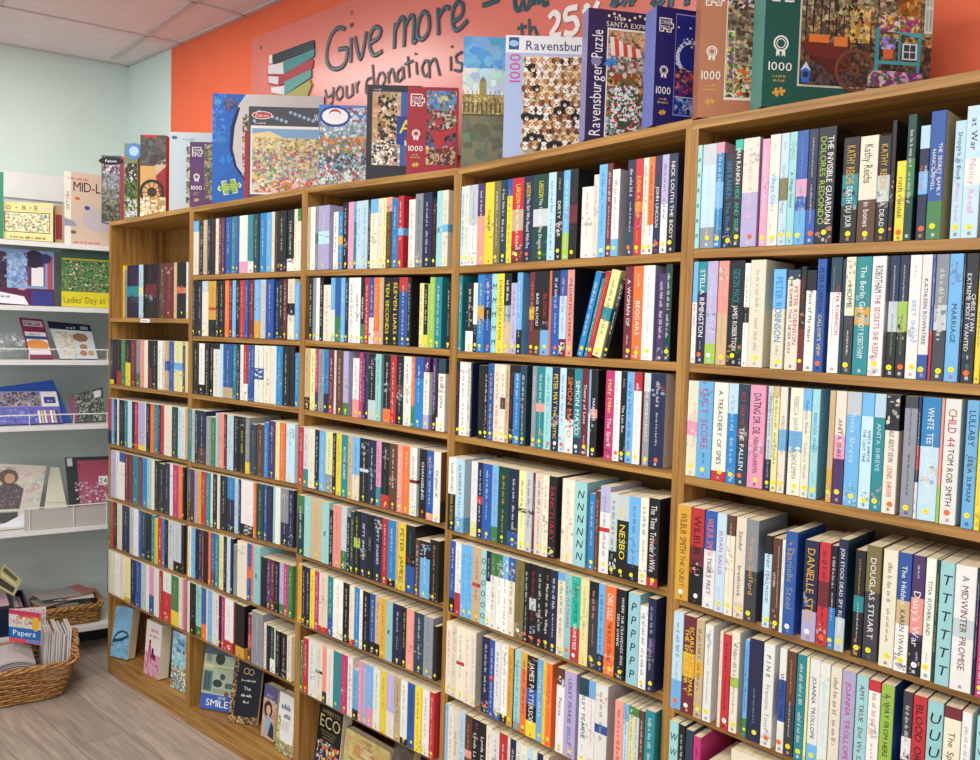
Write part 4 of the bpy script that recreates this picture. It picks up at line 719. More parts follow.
def dk17(f):
    f.rect(0, 0, 1, 1, '#22584c'); f.corner_brand('', .20, .96)
    f.rect(.205, .165, 1, 1, '#d9d2c2'); f.rect(.215, .18, 1, 1, '#5c4a3c'); f.art(.215, .18, 1, 1, '', 1700, .012, 43, ['#4a3c38 #3a3030 #6a5444 #5c4c4a', '#5c3c2c #7c5c40 #3c3028 #8c6c4c #44342c', '#7c6448 #a8844c #4c3c30 #c8a86c #5c5444', '#a88c5c #6c5c4c #c8b890 #54483c #8c7c64', '#b8a88c #7c6c5c #54504a #d0c4a8'])
    for q in range(9): f.rect(.235+q*.045, .52, .242+q*.045, 1, '#2c2620')
    f.poly([(.22, .46), (.24, .52), (.50, .48), (.47, .36), (.26, .40)], '#6f2c24'); f.poly([(.26, .40), (.47, .36), (.50, .48), (.505, .32), (.42, .25)], '#5a241e'); f.rect(.26, .49, .38, .55, '#e07c34'); f.rect(.41, .47, .49, .54, '#e2823a')
    f.ring(.54, .30, .040, .006, '#7a4a30'); f.ring(.54, .30, .010, .006, '#7a4a30')
    for k in range(12): a = k*math.pi/6; f.poly([(.54, .30), (.54+.036*math.cos(a)/f.w, .30+.036*math.sin(a)/f.h), (.54+.036*math.cos(a+.13)/f.w, .30+.036*math.sin(a+.13)/f.h)], '#6a3f2a')
    f.poly([(.66, .62), (.70, .66), (.94, .60), (.94, .56)], '#4fb0b8'); f.poly([(.655, .62), (.68, .62), (.68, .24), (.655, .26)], '#3f9ca6'); f.poly([(.91, .56), (.935, .57), (.93, .28), (.91, .28)], '#3f9ca6'); f.rect(.66, .36, .93, .385, '#48a6ae'); f.rect(.795, .36, .81, .58, '#3f9ca6'); f.rect(.66, .26, .80, .285, '#48a6ae')
    f.rect(.82, .40, .91, .52, '#dfe6ea'); f.rect(.83, .41, .90, .51, '#3c4450'); f.rect(.863, .41, .868, .51, '#dfe6ea'); f.rect(.83, .455, .90, .462, '#dfe6ea')
    f.poly([(.71, .40), (.76, .40), (.77, .48), (.70, .48)], '#d8703c'); f.art(.69, .47, .78, .56, '#7c5cb0 #a890d8 #4c6c3c #c8b8e8', 36, .010, 45); f.art(.68, .60, .92, .72, '#9c3c8c #c86c4c #e8c84c #4c7c3c #d8d8d0 #b83c4c', 90, .012, 46); f.art(.62, .19, .96, .31, '#8c3c7c #d8c8c8 #b84c4c #4c6c3c #c8a8b8 #6c3c8c', 110, .012, 47)
    f.art(.78, .72, .92, .98, '#c8883c #a8642c #e0a858 #8c5424', 80, .016, 48); f.ring(.90, .93, .024, .008, '#c88c2c'); f.rect(.945, .6, .995, .98, '#dfe0d8'); f.rect(.952, .80, .968, .96, '#a8c0a0'); f.rect(.974, .80, .99, .96, '#b4c8b0'); f.rect(.952, .62, .968, .78, '#b0c4b4'); f.rect(.974, .62, .99, .78, '#a4bca4')
    f.poly([(.225, .19), (.27, .19), (.275, .28), (.248, .34), (.22, .28)], '#3c6cc8'); f.poly([(.215, .275), (.248, .345), (.28, .275), (.248, .30)], '#c8dcf0'); f.disc(.248, .25, .006, '#20304c')
    f.art(.40, .7, .66, .95, '#c8b48c #8c6c44 #3c342c #a8945c #6c7c4c', 90, .016, 49); f.art(.5, .5, .62, .75, '#c88c3c #b8a470 #e8c870 #3c3028', 60, .014, 50)
WOODY = 'oak'
TURN = 43.5
puzzle(1, 101.5, 120.5, 155.5, TURN, 0.0, .045, 'slim grey-green jigsaw box with pink side, at the far left end on top', dk1, '#3c4a4c', side_cols=['#3c4a4c', '#3c4a4c', '#3c4a4c', '#e0529c', '#3c4a4c', '#3c4a4c'])
puzzle(1, 124.3, 137.5, 143.5, TURN, -0.004, .035, 'olive green jigsaw box with garden picture, second from the left end on top', dk2, '#62994c')
puzzle(1, 140.3, 166, 135, TURN, -0.004, .035, 'jigsaw box showing an old car wheel on sandy ground', dk3, '#b3283a')
puzzle(1, 169.5, 219, 132.5, TURN, -0.004, .045, 'pale blue-grey jigsaw box half hidden behind the purple one', dk4, '#9fb2ba')
puzzle(1, 189.8, 228, 141.7, TURN, -0.004, .045, 'purple jigsaw box marked 1000 beside the tall blue and grey box', dk5, '#4c2a54')
puzzle(2, 212.5, 323, 94.7, TURN, -0.004, .045, 'tall blue and grey jigsaw box with blue and green puzzle pieces', dk6, '#3a3d4c')
puzzle(2, 244.6, 290, 131, TURN, -0.004, .014, 'thin red jigsaw box squeezed between the seaside box and the tall blue one', lambda f: f.rect(0, 0, 1, 1, '#b32438'), '#a82033')
puzzle(2, 248.6, 318.5, 107, TURN, 0.0, .038, 'jigsaw box showing a crowded seaside town under a grey dotted band', dk8, '#2c2e34')
puzzle(3, 318.8, 378, 104.5, TURN, -0.004, .045, 'bright blue jigsaw box with crowded harbour and cats picture', dk9, '#3c6c94')
puzzle(3, 366.8, 421, 84.5, TURN, -0.004, .05, 'black framed jigsaw box with small black dogs on it', dk10, '#1a1d26')
puzzle(3, 407.3, 457.5, 86.5, TURN, -0.003, .04, 'dark red jigsaw box marked 1000 with red steam engine picture', dk11, '#c8404c')
puzzle(4, 463.2, 556, 37, TURN, -0.004, .045, 'tall jigsaw box painted with a clock tower and palace by a river', dk12, '#4c4c3c')
puzzle(4, 505.2, 606, 36, TURN, 0.0, .045, 'lilac jigsaw box covered with dozens of puppies', dk13, '#8fa2c8')
puzzle(4, 587.8, 664, 8, 56, 0.006, .04, 'dark purple jigsaw box with snowy Christmas market picture', dk14, '#5c5488', side_cols=['#3a2c56', '#3a2c56', '#352a52', '#3a2c56', '#3a2c56', '#7c7aa8'])
puzzle(4, 655.8, 722, 6, 60, 0.008, .05, 'navy jigsaw box marked 1000 with big wheel at night', dk15, '#28266c', side_cols=['#1f1d62', '#1f1d62', '#1f1d62', '#1f1d62', '#1f1d62', '#5c68a8'])
puzzle(5, 701.5, 790, -22, 44, 0.0, .045, 'terracotta jigsaw box marked 1000 beside the green one', dk16, '#a86c4c')
puzzle(5, 766.0, 931, -30, 49, 0.006, .055, 'large green jigsaw box marked 1000 with flower shop picture', dk17, '#22584c', side_cols=['#22584c', '#22584c', '#1f5046', '#22584c', '#22584c', '#3f7f74'])

# ------------------------------------------------------------------ the donation sign on the coral wall
sg = empty('wall_sign', basis((0.63, 0.31, 2.73), (1, 0, 0), (0, 1, 0), (0, 0, 1)), 'rose acrylic wall sign with teal handwriting and a drawn stack of books', 'sign')
def sput(mb, nm, mt): mb.v = [(x-0.63, y-0.31, z-2.73) for x, y, z in mb.v]; return mb.build(nm, MT[mt], sg, smooth=False)
mb = MB(); mb.box((0.63, 0.308, 2.12), (3.15, 0.314, 2.73)); mb.v = [(x, y, z) for x, y, z in mb.v]; sput(mb, 'acrylic_panel', 'acrylic')
SY = 0.3035
def sp_(x, y, Y=SY): return on_plane(x, y, (0, Y, 0), (0, 1, 0))
for px in ((260, 47), (350.5, 12.5)):
    P = sp_(*px); mb = MB(); mb.tube([(P[0], 0.3300, P[2]), (P[0], 0.3030, P[2])], 0.007, n=10); sput(mb, 'screw', 'screw')
CA = (240, 0, 5.158); CB = (420, 0, 5.158); CC = (580, 0, 5.158)
def catmull(P):
    if len(P) < 3: return P
    out = []; Q = [P[0]]+list(P)+[P[-1]]
    for i in range(1, len(Q)-2):
        for k in range(5):
            t = k/5; a, b, c, d = Q[i-1], Q[i], Q[i+1], Q[i+2]
            out.append(tuple(0.5*((2*b[j])+(-a[j]+c[j])*t+(2*a[j]-5*b[j]+4*c[j]-d[j])*t*t+(-a[j]+3*b[j]-3*c[j]+d[j])*t**3) for j in (0, 1)))
    out.append(P[-1]); return out
def strokes(crop, L, r, mat, word, label=None):
    for st in L:
        mb = MB(); pts = [sp_(crop[0]+x/crop[2], crop[1]+y/crop[2]) for x, y in catmull(st)]
        mb.tube([(p[0], 0, p[2]) for p in pts], r, n=8); mb.v = [(x, 0.3045+y*0.22, z) for x, y, z in mb.v]; sput(mb, word, mat)
strokes(CA, [[(540,150),(505,142),(470,180),(447,250),(447,320),(480,355),(528,340),(548,290),(546,248),(505,255)], [(570,195),(568,322)], [(572,120),(573,136)], [(590,188),(618,306),(650,160)],
  [(668,222),(712,192),(722,152),(695,138),(670,180),(668,248),(690,284),(730,262)], [(797,118),(792,250)], [(796,160),(828,92),(846,112),(842,240)], [(844,145),(878,82),(896,100),(890,212),(908,204)]], 0.0080, 'teal_letter', 'letter')
strokes(CB, [[(40,72),(14,62),(-12,120),(-14,188),(14,200),(44,150),(42,76)], [(90,40),(93,180)], [(92,90),(126,38),(152,44)], [(168,112),(212,78),(218,26),(190,12),(166,60),(168,128),(190,154),(244,104)], [(320,26),(360,14),(405,-4)]], 0.0080, 'teal_letter', 'letter')
strokes(CB, [[(485,-8),(492,44),(515,44),(528,0)], [(528,0),(534,38),(556,36),(566,-8)], [(582,-30),(584,24)], [(584,4),(606,-8),(612,18)], [(624,4),(640,20),(660,10)]], 0.008, 'teal_letter', 'letter')
strokes(CA, [[(436,462),(446,498),(474,482),(478,448)], [(478,448),(474,520),(458,545)], [(508,446),(492,480),(504,514),(526,490),(522,452),(508,446)], [(546,440),(548,500),(574,486),(576,430)], [(576,430),(580,492)], [(595,425),(600,480)], [(598,450),(607,424),(612,422)],
  [(682,398),(652,412),(645,470),(665,482),(684,440)], [(680,332),(688,446)], [(716,378),(704,425),(720,452),(744,412),(736,376),(716,378)], [(760,368),(765,430)], [(763,392),(782,354),(798,422)], [(838,345),(812,370),(810,418),(834,400),(838,346)], [(838,346),(842,406)],
  [(862,290),(870,398)], [(845,332),(890,312)], [(905,318),(910,384)], [(902,272),(904,282)], [(952,310),(935,350),(950,392),(972,368),(968,322),(952,310)]], 0.0045, 'teal_letter', 'letter')
strokes(CB, [[(40,306),(46,402)], [(42,340),(74,302),(98,388)], [(154,290),(156,364)], [(160,234),(162,244)], [(216,266),(184,286),(188,318),(214,330),(206,364),(174,360)], [(520,120),(524,186)], [(500,146),(546,134)], [(560,96),(562,186)], [(562,158),(586,140),(602,188)], [(470,188),(476,200)]], 0.0045, 'teal_letter', 'letter')
strokes(CB, [[(664,92),(690,64),(714,86),(704,130),(674,180),(728,178)], [(812,36),(758,50),(752,98),(796,94),(812,138),(782,174),(744,168)], [(848,42),(860,30),(868,50),(852,62),(846,44)], [(920,6),(868,110)]], 0.0085, 'white_letter', 'figure')
strokes(CC, [[(160,34),(176,-6)], [(176,-6),(192,30)], [(215,30),(232,-4)], [(262,30),(262,-10)], [(262,6),(284,-12)], [(368,4),(398,24),(430,-8)], [(462,34),(468,-10)], [(535,14),(562,6)]], 0.0085, 'teal_letter', 'letter')
def sgraph(P, col, nm, k):
    mb = MB(); f4 = [sp_(240+x/5.158, y/5.158, SY-0.0002*k) for x, y in P]; b4 = [(p[0], 0.3078, p[2]) for p in f4]; n = len(P)
    mb.poly(f4, rgb(col)); [mb.poly([f4[i], f4[(i+1) % n], b4[(i+1) % n], b4[i]][::-1], rgb(col)) for i in range(n)]; o = sput(mb, nm, 'ink'); return o
for k, (P, c, nm) in enumerate([([(165,283),(378,205),(383,215),(383,250),(170,331)], '#2b3a44', 'drawn_book'), ([(150,286),(166,282),(166,328),(150,326)], '#e6e3e3', 'drawn_pages'),
  ([(200,384),(372,302),(378,318),(372,352),(198,446),(142,432),(142,424),(196,436)], '#a83a48', 'drawn_book'), ([(148,392),(198,396),(196,436),(148,426)], '#d8d4d6', 'drawn_pages'), ([(222,318),(380,252),(384,265),(380,292),(225,382)], '#3f8a8c', 'drawn_book'), ([(146,338),(222,322),(225,382),(146,380)], '#d8d4d6', 'drawn_pages'), ([(138,380),(225,382),(228,390),(140,390)], '#a83a48', 'drawn_book'),
  ([(228,422),(365,358),(366,398),(228,490)], '#5f9c98', 'drawn_book'), ([(160,452),(228,442),(228,490),(162,476)], '#e0dcdc', 'drawn_pages'), ([(130,485),(228,492),(360,412),(368,436),(345,500),(130,510)], '#a9a458', 'drawn_book')]): sgraph(P, c, nm, k)

# ------------------------------------------------------------------ books shown face out on the bottom boards
def px_face(bi, xl, xr, yt, foot, y_off, lean_deg, turn=0.0, dep=0.0):
    """a face standing on the bottom board: left foot corner at (xl, foot), right edge at column xr, head line yt"""
    B = BAY[bi]; z0 = BASEZ+0.0008+dep*math.sin(math.radians(lean_deg)); e = Vector(B.u); e.rotate(Matrix.Rotation(math.radians(turn), 3, 'Z'))
    P = on_plane(xl, foot, (0, 0, z0), (0, 0, 1)) if y_off is None else on_plane(xl, foot, B.A-B.n*y_off, B.n)
    P = P+B.u*max(0, PT+0.004-(P-B.A) @ B.u); P0 = np.array([P[0], P[1], z0]); P0 = P0-B.n*max(0.0, (P0-B.A) @ B.n-0.004)
    lo, hi = 0.02, 0.5
    for _ in range(40):
        m = (lo+hi)/2
        if project(P0+np.array(e)*m+np.array([0, 0, .08]))[0] < xr: lo = m
        else: hi = m
    w = lo; a = math.radians(lean_deg); nin = Vector((0, 0, 1)).cross(e).normalized()   # into the case
    ez = Vector((0, 0, 1))*math.cos(a)+nin*math.sin(a); lo, hi = 0.02, 0.30
    for _ in range(40):
        m = (lo+hi)/2
        if project(P0+np.array(ez)*m)[1] > yt: lo = m
        else: hi = m
    t = float((P0-B.A) @ B.u); lim = [shelf_z(bi, q[1], t) for q in SH if q[0] == bi]; lo = min(lo, (min(lim)-0.022-z0)/math.cos(a))
    return Face(P0, e, ez, w, lo)
def pages_block(f, depth, inset=0.002):
    m = MB(); bd = -f.n; o = f.o+f.ex*inset+bd*0.0015+f.ez*inset; w, h = f.w-inset*0.4, f.h-inset*2
    f4 = [o, o+f.ex*w, o+f.ex*w+f.ez*h, o+f.ez*h]; m.hexa(f4, [p+bd*(depth-0.003) for p in f4], (0.7, 0.62, 0.45)); return m
def display_book(bi, xl, xr, yt, yb, off, lean, dep, label, deco, side, turn=0.0):
    f = px_face(bi, xl, xr, yt, yb, off, lean, turn, dep); deco(f)
    root = empty('book', basis(f.o, f.ex, -f.n, f.ez), label, 'book', 'books shown face out on the bottom shelves'); inv = root.matrix_world.inverted()
    cov = MB(); w, h = f.w, f.h; o = f.o; th = 0.0015
    for q in (0, dep-th):
        f4 = [o-f.n*q, o+f.ex*w-f.n*q, o+f.ex*w+f.ez*h-f.n*q, o+f.ez*h-f.n*q]; cov.hexa(f4, [p-f.n*th for p in f4], rgb(side))
    f4 = [o-f.n*th, o+f.ex*th-f.n*th, o+f.ex*th+f.ez*h-f.n*th, o+f.ez*h-f.n*th]; cov.hexa(f4, [p-f.n*(dep-2*th) for p in f4], rgb(side))
    for mb, nm, mt in ((cov, 'cover', 'cover'), (pages_block(f, dep), 'pages', 'pages'), (f.mb, 'cover_picture', 'ink'))+tuple((q, 'lettering', 'ink') for q in f.txs):
        if mb.f: mb.v = [tuple(inv @ Vector(p)) for p in mb.v]; mb.build(nm, MT[mt], root)
def c1(f):
    f.rect(0, 0, 1, 1, '#7fb2d2'); f.art(0, 0, 1, .42, '#74a8ca #8cbcd8 #6a9cc0', 40, .02, 60)
    for i in range(15):
        a = math.radians(8+i*12); p, q = .55*math.cos(a), .42*math.sin(a); f.poly([(.5+.22*math.cos(a), .56+.15*math.sin(a)), (max(.02, min(.98, .5+p)), min(.985, .56+q)), (max(.02, min(.98, .5+p+.03)), min(.985, .56+q+.012))], '#2a516c')
    f.poly([(.02, .26), (.12, .40), (.30, .50), (.55, .55), (.85, .53), (.98, .46), (.9, .42), (.6, .34), (.3, .30)], '#244a66'); f.poly([(.15, .36), (.35, .46), (.6, .51), (.88, .48), (.6, .41), (.3, .36)], '#86b6d0'); f.poly([(.10, .28), (.5, .36), (.8, .40), (.45, .33)], '#16344a')
def c2(f):
    f.rect(0, 0, 1, 1, '#d9a9b8'); f.rect(0, .42, 1, 1, '#e6dcd6'); f.art(.02, 0, .98, .42, '#d88ca4 #c87890 #e0a4b8', 40, .02, 61); f.lines(.2, .72, .95, .92, 2, '#c8788c', 3)
    f.disc(.3, .62, .008, '#2c1f1c'); f.poly([(.2, .42), (.4, .42), (.36, .6), (.24, .6)], '#c83a5c'); f.poly([(.42, .34), (.6, .36), (.56, .52), (.44, .52)], '#202c6a'); f.poly([(.22, .42), (.28, .42), (.24, .16), (.2, .16)], '#b82c4c'); f.poly([(.34, .42), (.4, .42), (.46, .2), (.42, .2)], '#b82c4c'); f.poly([(.5, .44), (.72, .4), (.7, .3), (.5, .34)], '#7c2038')
def c3(f):
    f.rect(0, 0, 1, 1, '#8fc0d8'); f.art(0, .45, 1, 1, '#a4d0e4 #88b8d0 #c8e0ea', 40, .03, 62); f.text('The', .3, .78, .75, .88, '#2c4a6c'); f.lines(.25, .66, .95, .78, 1, '#2c4a6c', 5); f.art(0, 0, 1, .42, '#4f8c4c #8cb45c #d84c4c #f0f0ea #3c6c8c #e8d070', 130, .012, 63)
display_book(1, 109.5, 127, 605, 655.5, None, 8, .045, 'pale blue hardback with a dark whale drawing, face out on the bottom shelf', c1, '#8fb8d0', turn=18)
display_book(1, 143.5, 158.5, 619, 672.5, None, 4, .045, 'pink and cream hardback with striding figures, face out on the bottom shelf', c2, '#d4c4bc', turn=3)
display_book(1, 170.3, 185.5, 630, 686.5, None, 3, .03, 'sky blue book with meadow flowers, face out beside the upright', c3, '#7c9cb0', turn=5)
def c4(f):
    f.rect(0, 0, 1, 1, '#a6b29a'); f.rect(0, 0, 1, .24, '#3d5ca8'); f.rect(0, .86, 1, 1, '#4c5a6c'); f.rect(0, .645, 1, .70, '#c6c89a'); f.lines(.18, .65, .9, .69, 1, '#6a7050', 4); f.text('SMILEY', .06, .06, 1.0, .17, '#f1f0ea'); f.text('JANE', .42, .185, .68, .225, '#dfe2e6')
    f.rect(.02, .28, .26, .6, '#5c7474'); f.rect(.06, .3, .12, .58, '#3c5454'); f.rect(.14, .3, .2, .58, '#3c5454'); f.disc(.42, .80, .022, '#2c3f3a'); f.disc(.40, .42, .022, '#2f443c', .015); f.disc(.52, .53, .012, '#3c5448'); f.rect(.06, .74, .2, .86, '#7c8c84'); f.rect(.3, .27, .98, .33, '#8f9a84'); f.poly([(.6, .36), (.98, .36), (.98, .46), (.6, .44)], '#54645c'); f.disc(.66, .27, .01, '#6c4c3c')
def c5(f):
    f.rect(0, 0, 1, 1, '#12141c'); f.art(0, 0, .16, 1, '#b08a54 #8c6a3c #c8a46c #5c4428', 60, .010, 65); f.art(0, 0, 1, .12, '#b08a54 #8c6a3c #c8a46c #3c2c20', 60, .010, 66); f.poly([(.2, .12), (.75, .10), (.95, .24), (.97, .72), (.8, .9), (.35, .92), (.17, .74), (.15, .22)], '#10131f')
    f.lines(.22, .66, .92, .71, 1, '#e8e4da', 7); f.text('The', .42, .52, .66, .58, '#e8e4da'); f.lines(.26, .42, .88, .49, 1, '#e8e4da', 8); f.lines(.42, .32, .70, .38, 1, '#e8e4da', 9); f.ring(.45, .82, .012, .003, '#c8a46c'); f.ring(.62, .81, .012, .003, '#c8a46c')
def c6(f):
    f.rect(0, 0, 1, 1, '#c8a890'); f.rect(0, .72, 1, 1, '#5c5a8c'); f.art(0, .3, 1, .74, '#d4b098 #c09078 #dcc0a8 #b88c7c', 50, .02, 67); f.lines(.1, .72, .9, .86, 2, '#d8c8b8', 3); f.disc(.40, .55, .026, '#3a2420', .03); f.disc(.42, .54, .014, '#d8a888', .018); f.poly([(.2, .1), (.62, .08), (.66, .36), (.5, .46), (.3, .42)], '#8fb0c8'); f.poly([(.5, .06), (.95, .04), (.9, .28), (.66, .34)], '#2c3440')
def c7(f):
    f.rect(0, 0, 1, 1, '#e6e4de'); f.lines(.1, .74, .9, .90, 1, '#34466c', 11); f.lines(.3, .60, .95, .72, 1, '#34466c', 12); f.lines(.2, .40, .8, .56, 4, '#c89cb0', 13); f.art(0, 0, .2, .6, '#9cb84c #c8d070 #6c9040 #e8e0a0', 50, .012, 68); f.art(0, 0, 1, .2, '#8cac44 #5c8434 #c85c6c #6c8cc0 #d8dc8c', 90, .012, 69)
display_book(2, 199.5, 238, 644, 707.5, None, 9, .03, 'muted green and blue book with large white lettering, leaning on the bottom shelf', c4, '#5c6c74', turn=24)
display_book(2, 228, 257, 658, 721.5, None, 12, .012, 'black book with ornate gold border leaning beside the blue footed one', c5, '#1a1712', turn=28)
display_book(2, 260.7, 274, 683, 735, None, 5, .03, 'book with dark haired figure in a blue top, face out on the bottom shelf', c6, '#8c6c64')
display_book(2, 275.3, 291.5, 691, 749, None, 5, .03, 'white book with blue script and green leaves, face out beside the upright', c7, '#d4d2c8')
def c8(f):
    f.rect(0, 0, 1, 1, '#1b1c20'); f.text('UMBERTO', .1, .87, .92, .93, '#a89a5c'); f.text('ECO', .08, .66, .94, .85, '#cfc284', maxs=1.6); f.lines(.12, .5, .88, .64, 3, '#8c8250', 5); f.rect(0, 0, 1, .30, '#22365c'); f.art(.05, 0, .98, .46, '#e08c34 #d8742c #2c4c8c #f0c060 #1c2c54 #c8d8e8', 80, .016, 70)
def c9(f):
    f.rect(0, 0, 1, 1, '#d6bd74'); f.art(0, 0, 1, 1, '#d8c07c #ccb068 #dfca8c', 50, .04, 71); f.text('THE LAST', .12, .90, .9, .94, '#5c4a24'); f.text('FAMILY', .3, .80, .8, .84, '#5c4a24'); f.text('AND', .5, .71, .75, .745, '#5c4a24'); f.text('ADVENTURES', .06, .60, .94, .64, '#5c4a24'); f.lines(.1, .50, .9, .56, 1, '#5c4a24', 6); f.disc(.3, .7, .02, '#d09c64')
def c10(f): f.rect(0, 0, 1, 1, '#4c4440'); f.art(0, .0, 1, 1, '#5c524c #3c3632 #6c6058', 60, .03, 72)
display_book(3, 308.5, 337, 701, 785, .06, 6, .04, 'black book with tall gold lettering and orange figures, face out at the bottom', c8, '#1a1512')
display_book(3, 340, 385, 727, 815, .07, 6, .03, 'old gold book with spaced dark capitals, face out at the bottom', c9, '#4c2c2c')
display_book(3, 388, 408, 742, 835, .07, 5, .03, 'dark grey brown book at the bottom, right of the gold one', c10, '#2c2622')
mb_k = None

# ------------------------------------------------------------------ magazine rack along the left wall
def LW(s, d, z): p = C0+WD*s+WN*d; return Vector((p[0], p[1], z))
def LP(x, y, d):
    p0 = np.array([C0[0]+WN[0]*d, C0[1]+WN[1]*d, 0]); return Vector(on_plane(x, y, p0, (WN[0], WN[1], 0)))
def lbox(mb, s0, s1, d0, d1, z0, z1, col=(1, 1, 1)):
    mb.hexa([LW(s1, d1, z0), LW(s0, d1, z0), LW(s0, d1, z1), LW(s1, d1, z1)], [LW(s1, d0, z0), LW(s0, d0, z0), LW(s0, d0, z1), LW(s1, d0, z1)], col)
rk = empty('magazine_rack', basis(LW(0.02, 0.02, 0), (-WD[0], -WD[1], 0), (-WN[0], -WN[1], 0), (0, 0, 1)), 'white metal magazine rack with grey back along the mint wall', 'rack')
ri = rk.matrix_world.inverted()
def rput(mb, nm, mt): mb.v = [tuple(ri @ Vector(p)) for p in mb.v]; return mb.build(nm, MT[mt], rk)
SZ = [1.912, 1.628, 1.388, 1.094, 0.622, 0.148]; DF = 0.40; S0, S1 = 0.03, 1.7
mb = MB(); lbox(mb, S0, S1, 0.012, 0.028, 0.0, LP(30, 199, .04).z); rput(mb, 'back_panel', 'grey_metal')
mb = MB(); lbox(mb, S0, S1, 0.010, 0.040, LP(30, 199, .04).z, LP(30, 173.5, .04).z); rput(mb, 'header_panel', 'white_metal')
for i, z in enumerate(SZ):
    mb = MB(); lbox(mb, S0, S1, 0.03, DF, z-0.022, z); rput(mb, 'shelf', 'white_metal')
mb = MB(); lbox(mb, S0, S1, 0.16, 0.17, 0.0, 0.12); rput(mb, 'kick_plate', 'kick')
for z in SZ[2:5]:
    hgt = 0.048 if z != SZ[4] else 0.10
    mb = MB(); mb.tube([LW(S0, DF-0.004, z+hgt), LW(S1, DF-0.004, z+hgt)], 0.0028); rput(mb, 'wire_rail', 'white_metal')
    for q in (0.16, 0.30, 0.48, 0.70, 0.95, 1.25):
        mb = MB(); mb.tube([LW(q, DF-0.004, z), LW(q, DF-0.004, z+hgt)], 0.0022); rput(mb, 'wire_upright', 'white_metal')
mb = MB(); lbox(mb, 0.14, 0.50, DF-0.011, DF-0.009, SZ[4]+0.002, SZ[4]+0.092, rgb('#b9b4ad')); o = rput(mb, 'front_panel', 'ink'); o['label'] = 'beige card panel behind the wire rail'
def quad_thing(name, q, d, dep, label, cat, deco, side, group=None, mat='board'):
    """q: TL, TR, BR, BL in the photograph; d: distance from the wall at head and foot"""
    BL, BR, TLp = LP(*q[3], d[1]), LP(*q[2], d[1]), LP(*q[0], d[0]); below = max(z for z in SZ if z < BL.z+0.035)
    if BL.z-below < 0.05:
        lift = dep*max(0.0, (d[1]-d[0]))/max(0.05, TLp.z-BL.z); BL.z = BR.z = below+0.001+lift
        up = [z for z in SZ if z > below+0.01]
        TRp = LP(*q[1], d[0])
        if up: TLp.z = min(TLp.z, min(up)-0.026); TRp.z = min(TRp.z, min(up)-0.026)
    else: TRp = LP(*q[1], d[0])
    nq = (BR-BL).cross(TLp-BL); TRp = Vector(on_plane(*q[1], BL, nq)); ex = BR-BL; w = ex.length; ez = TLp-BL; ez = ez-ex.normalized()*ez.dot(ex.normalized()); h = ez.length
    f = Face(BL, ex, ez, w, h); f.q = (BL, BR, TRp, TLp); return face_thing(name, f, dep, mat, label, cat, group, side=side, deco=deco)
def m_mid(f): f.rect(0, 0, 1, 1, '#c9b5a2'); f.rect(0, 0, .13, 1, '#e2dfd2'); f.textdown('MID-LIFE', .03, .3, .10, .9, '#8c8a80'); f.text('MID-LIFE', .18, .74, 1.0, .88, '#2c2422'); f.lines(.06, .90, .5, .95, 1, '#c85c4c', 2); f.disc(.72, .36, .075, '#b9b1b4', .055); f.poly([(0, .25), (.25, .25), (.2, .32), (0, .36)], '#8c94a4'); f.disc(.26, .64, .012, '#c8602c', .007); f.disc(.46, .52, .012, '#2c54a0', .010); f.disc(.18, .17, .012, '#6c5c2c', .008); f.lines(.05, .02, .9, .07, 1, '#c85c4c', 3)
quad_thing('book', ((64.5, 171), (113, 177), (113, 245.5), (64.5, 238.5)), (.33, .345), .035, 'tall beige hardback with a big pale round figure on the cover, top of the rack', 'book', m_mid, '#e2dfd2')
def m_game(f):
    f.rect(0, 0, 1, 1, '#e8dc98'); f.rect(.02, .2, .94, .74, '#4a2c28'); f.rect(.035, .22, .925, .72, '#eee8c4'); f.art(.04, .23, .92, .7, '#8fa888 #c8b070 #7c9c94 #d8c890 #a87c5c #e0dcb0', 110, .010, 75); f.text('O', .06, .80, .15, .92, '#4a2c28'); f.disc(.26, .86, .003, '#4a2c28'); f.disc(.54, .86, .003, '#4a2c28')
    f.text('R', .38, .80, .46, .92, '#4a2c28'); f.text('E', .62, .80, .69, .92, '#4a2c28'); f.rect(.84, .83, .96, .88, '#c8c8e0'); f.lines(.1, .04, .9, .15, 1, '#4a2c28', 6)
quad_thing('game_box', ((3, 201.7), (53, 203.6), (53, 238.6), (3, 235.8)), (.34, .345), .16, 'cream board game box with a landscape panel on the top rack shelf', 'game', m_game, '#b0926a')
quad_thing('game_box', ((55, 205), (62.5, 205.5), (62.5, 240), (55, 239.3)), (.31, .315), .12, 'small brown box with a red label behind the cream game box', 'game', lambda f: (f.rect(0, 0, 1, 1, '#b0926a'), f.rect(.1, .1, .95, .75, '#8c2c2c')), '#8c7450')
quad_thing('book', ((-14, 171), (3.5, 172), (3.5, 235), (-14, 233)), (.35, .36), .03, 'green book at the left edge of the top rack shelf', 'book', lambda f: f.rect(0, 0, 1, 1, '#3f8a6c'), '#2f6c54')
def m_froz(f):
    f.rect(0, 0, 1, 1, '#7c9cc8'); f.rect(0, .0, 1, .3, '#5c2444'); f.rect(.55, .35, .86, .95, '#6c3c54'); f.rect(.66, .35, .84, .70, '#e6e4e6'); f.art(0, .3, .3, .95, '#2c1c34 #3c2440 #4c3044', 50, .03, 76); f.disc(.70, .84, .04, '#2c2038'); f.disc(.52, .36, .024, '#b89ab0'); f.poly([(0, .03), (.62, 0), (.55, .15), (.3, .20), (0, .26)], '#e8e8ec'); f.rect(.9, .3, .98, .92, '#b04c5c'); f.disc(.88, .86, .022, '#2a3060'); f.rect(.66, 0, .98, .26, '#3c3c84'); f.art(.3, .3, .6, .95, '#8fb0d8 #6c8cc0 #a8c0e0', 50, .02, 77); f.lines(.06, .12, .4, .19, 1, '#3c3c5c', 4)
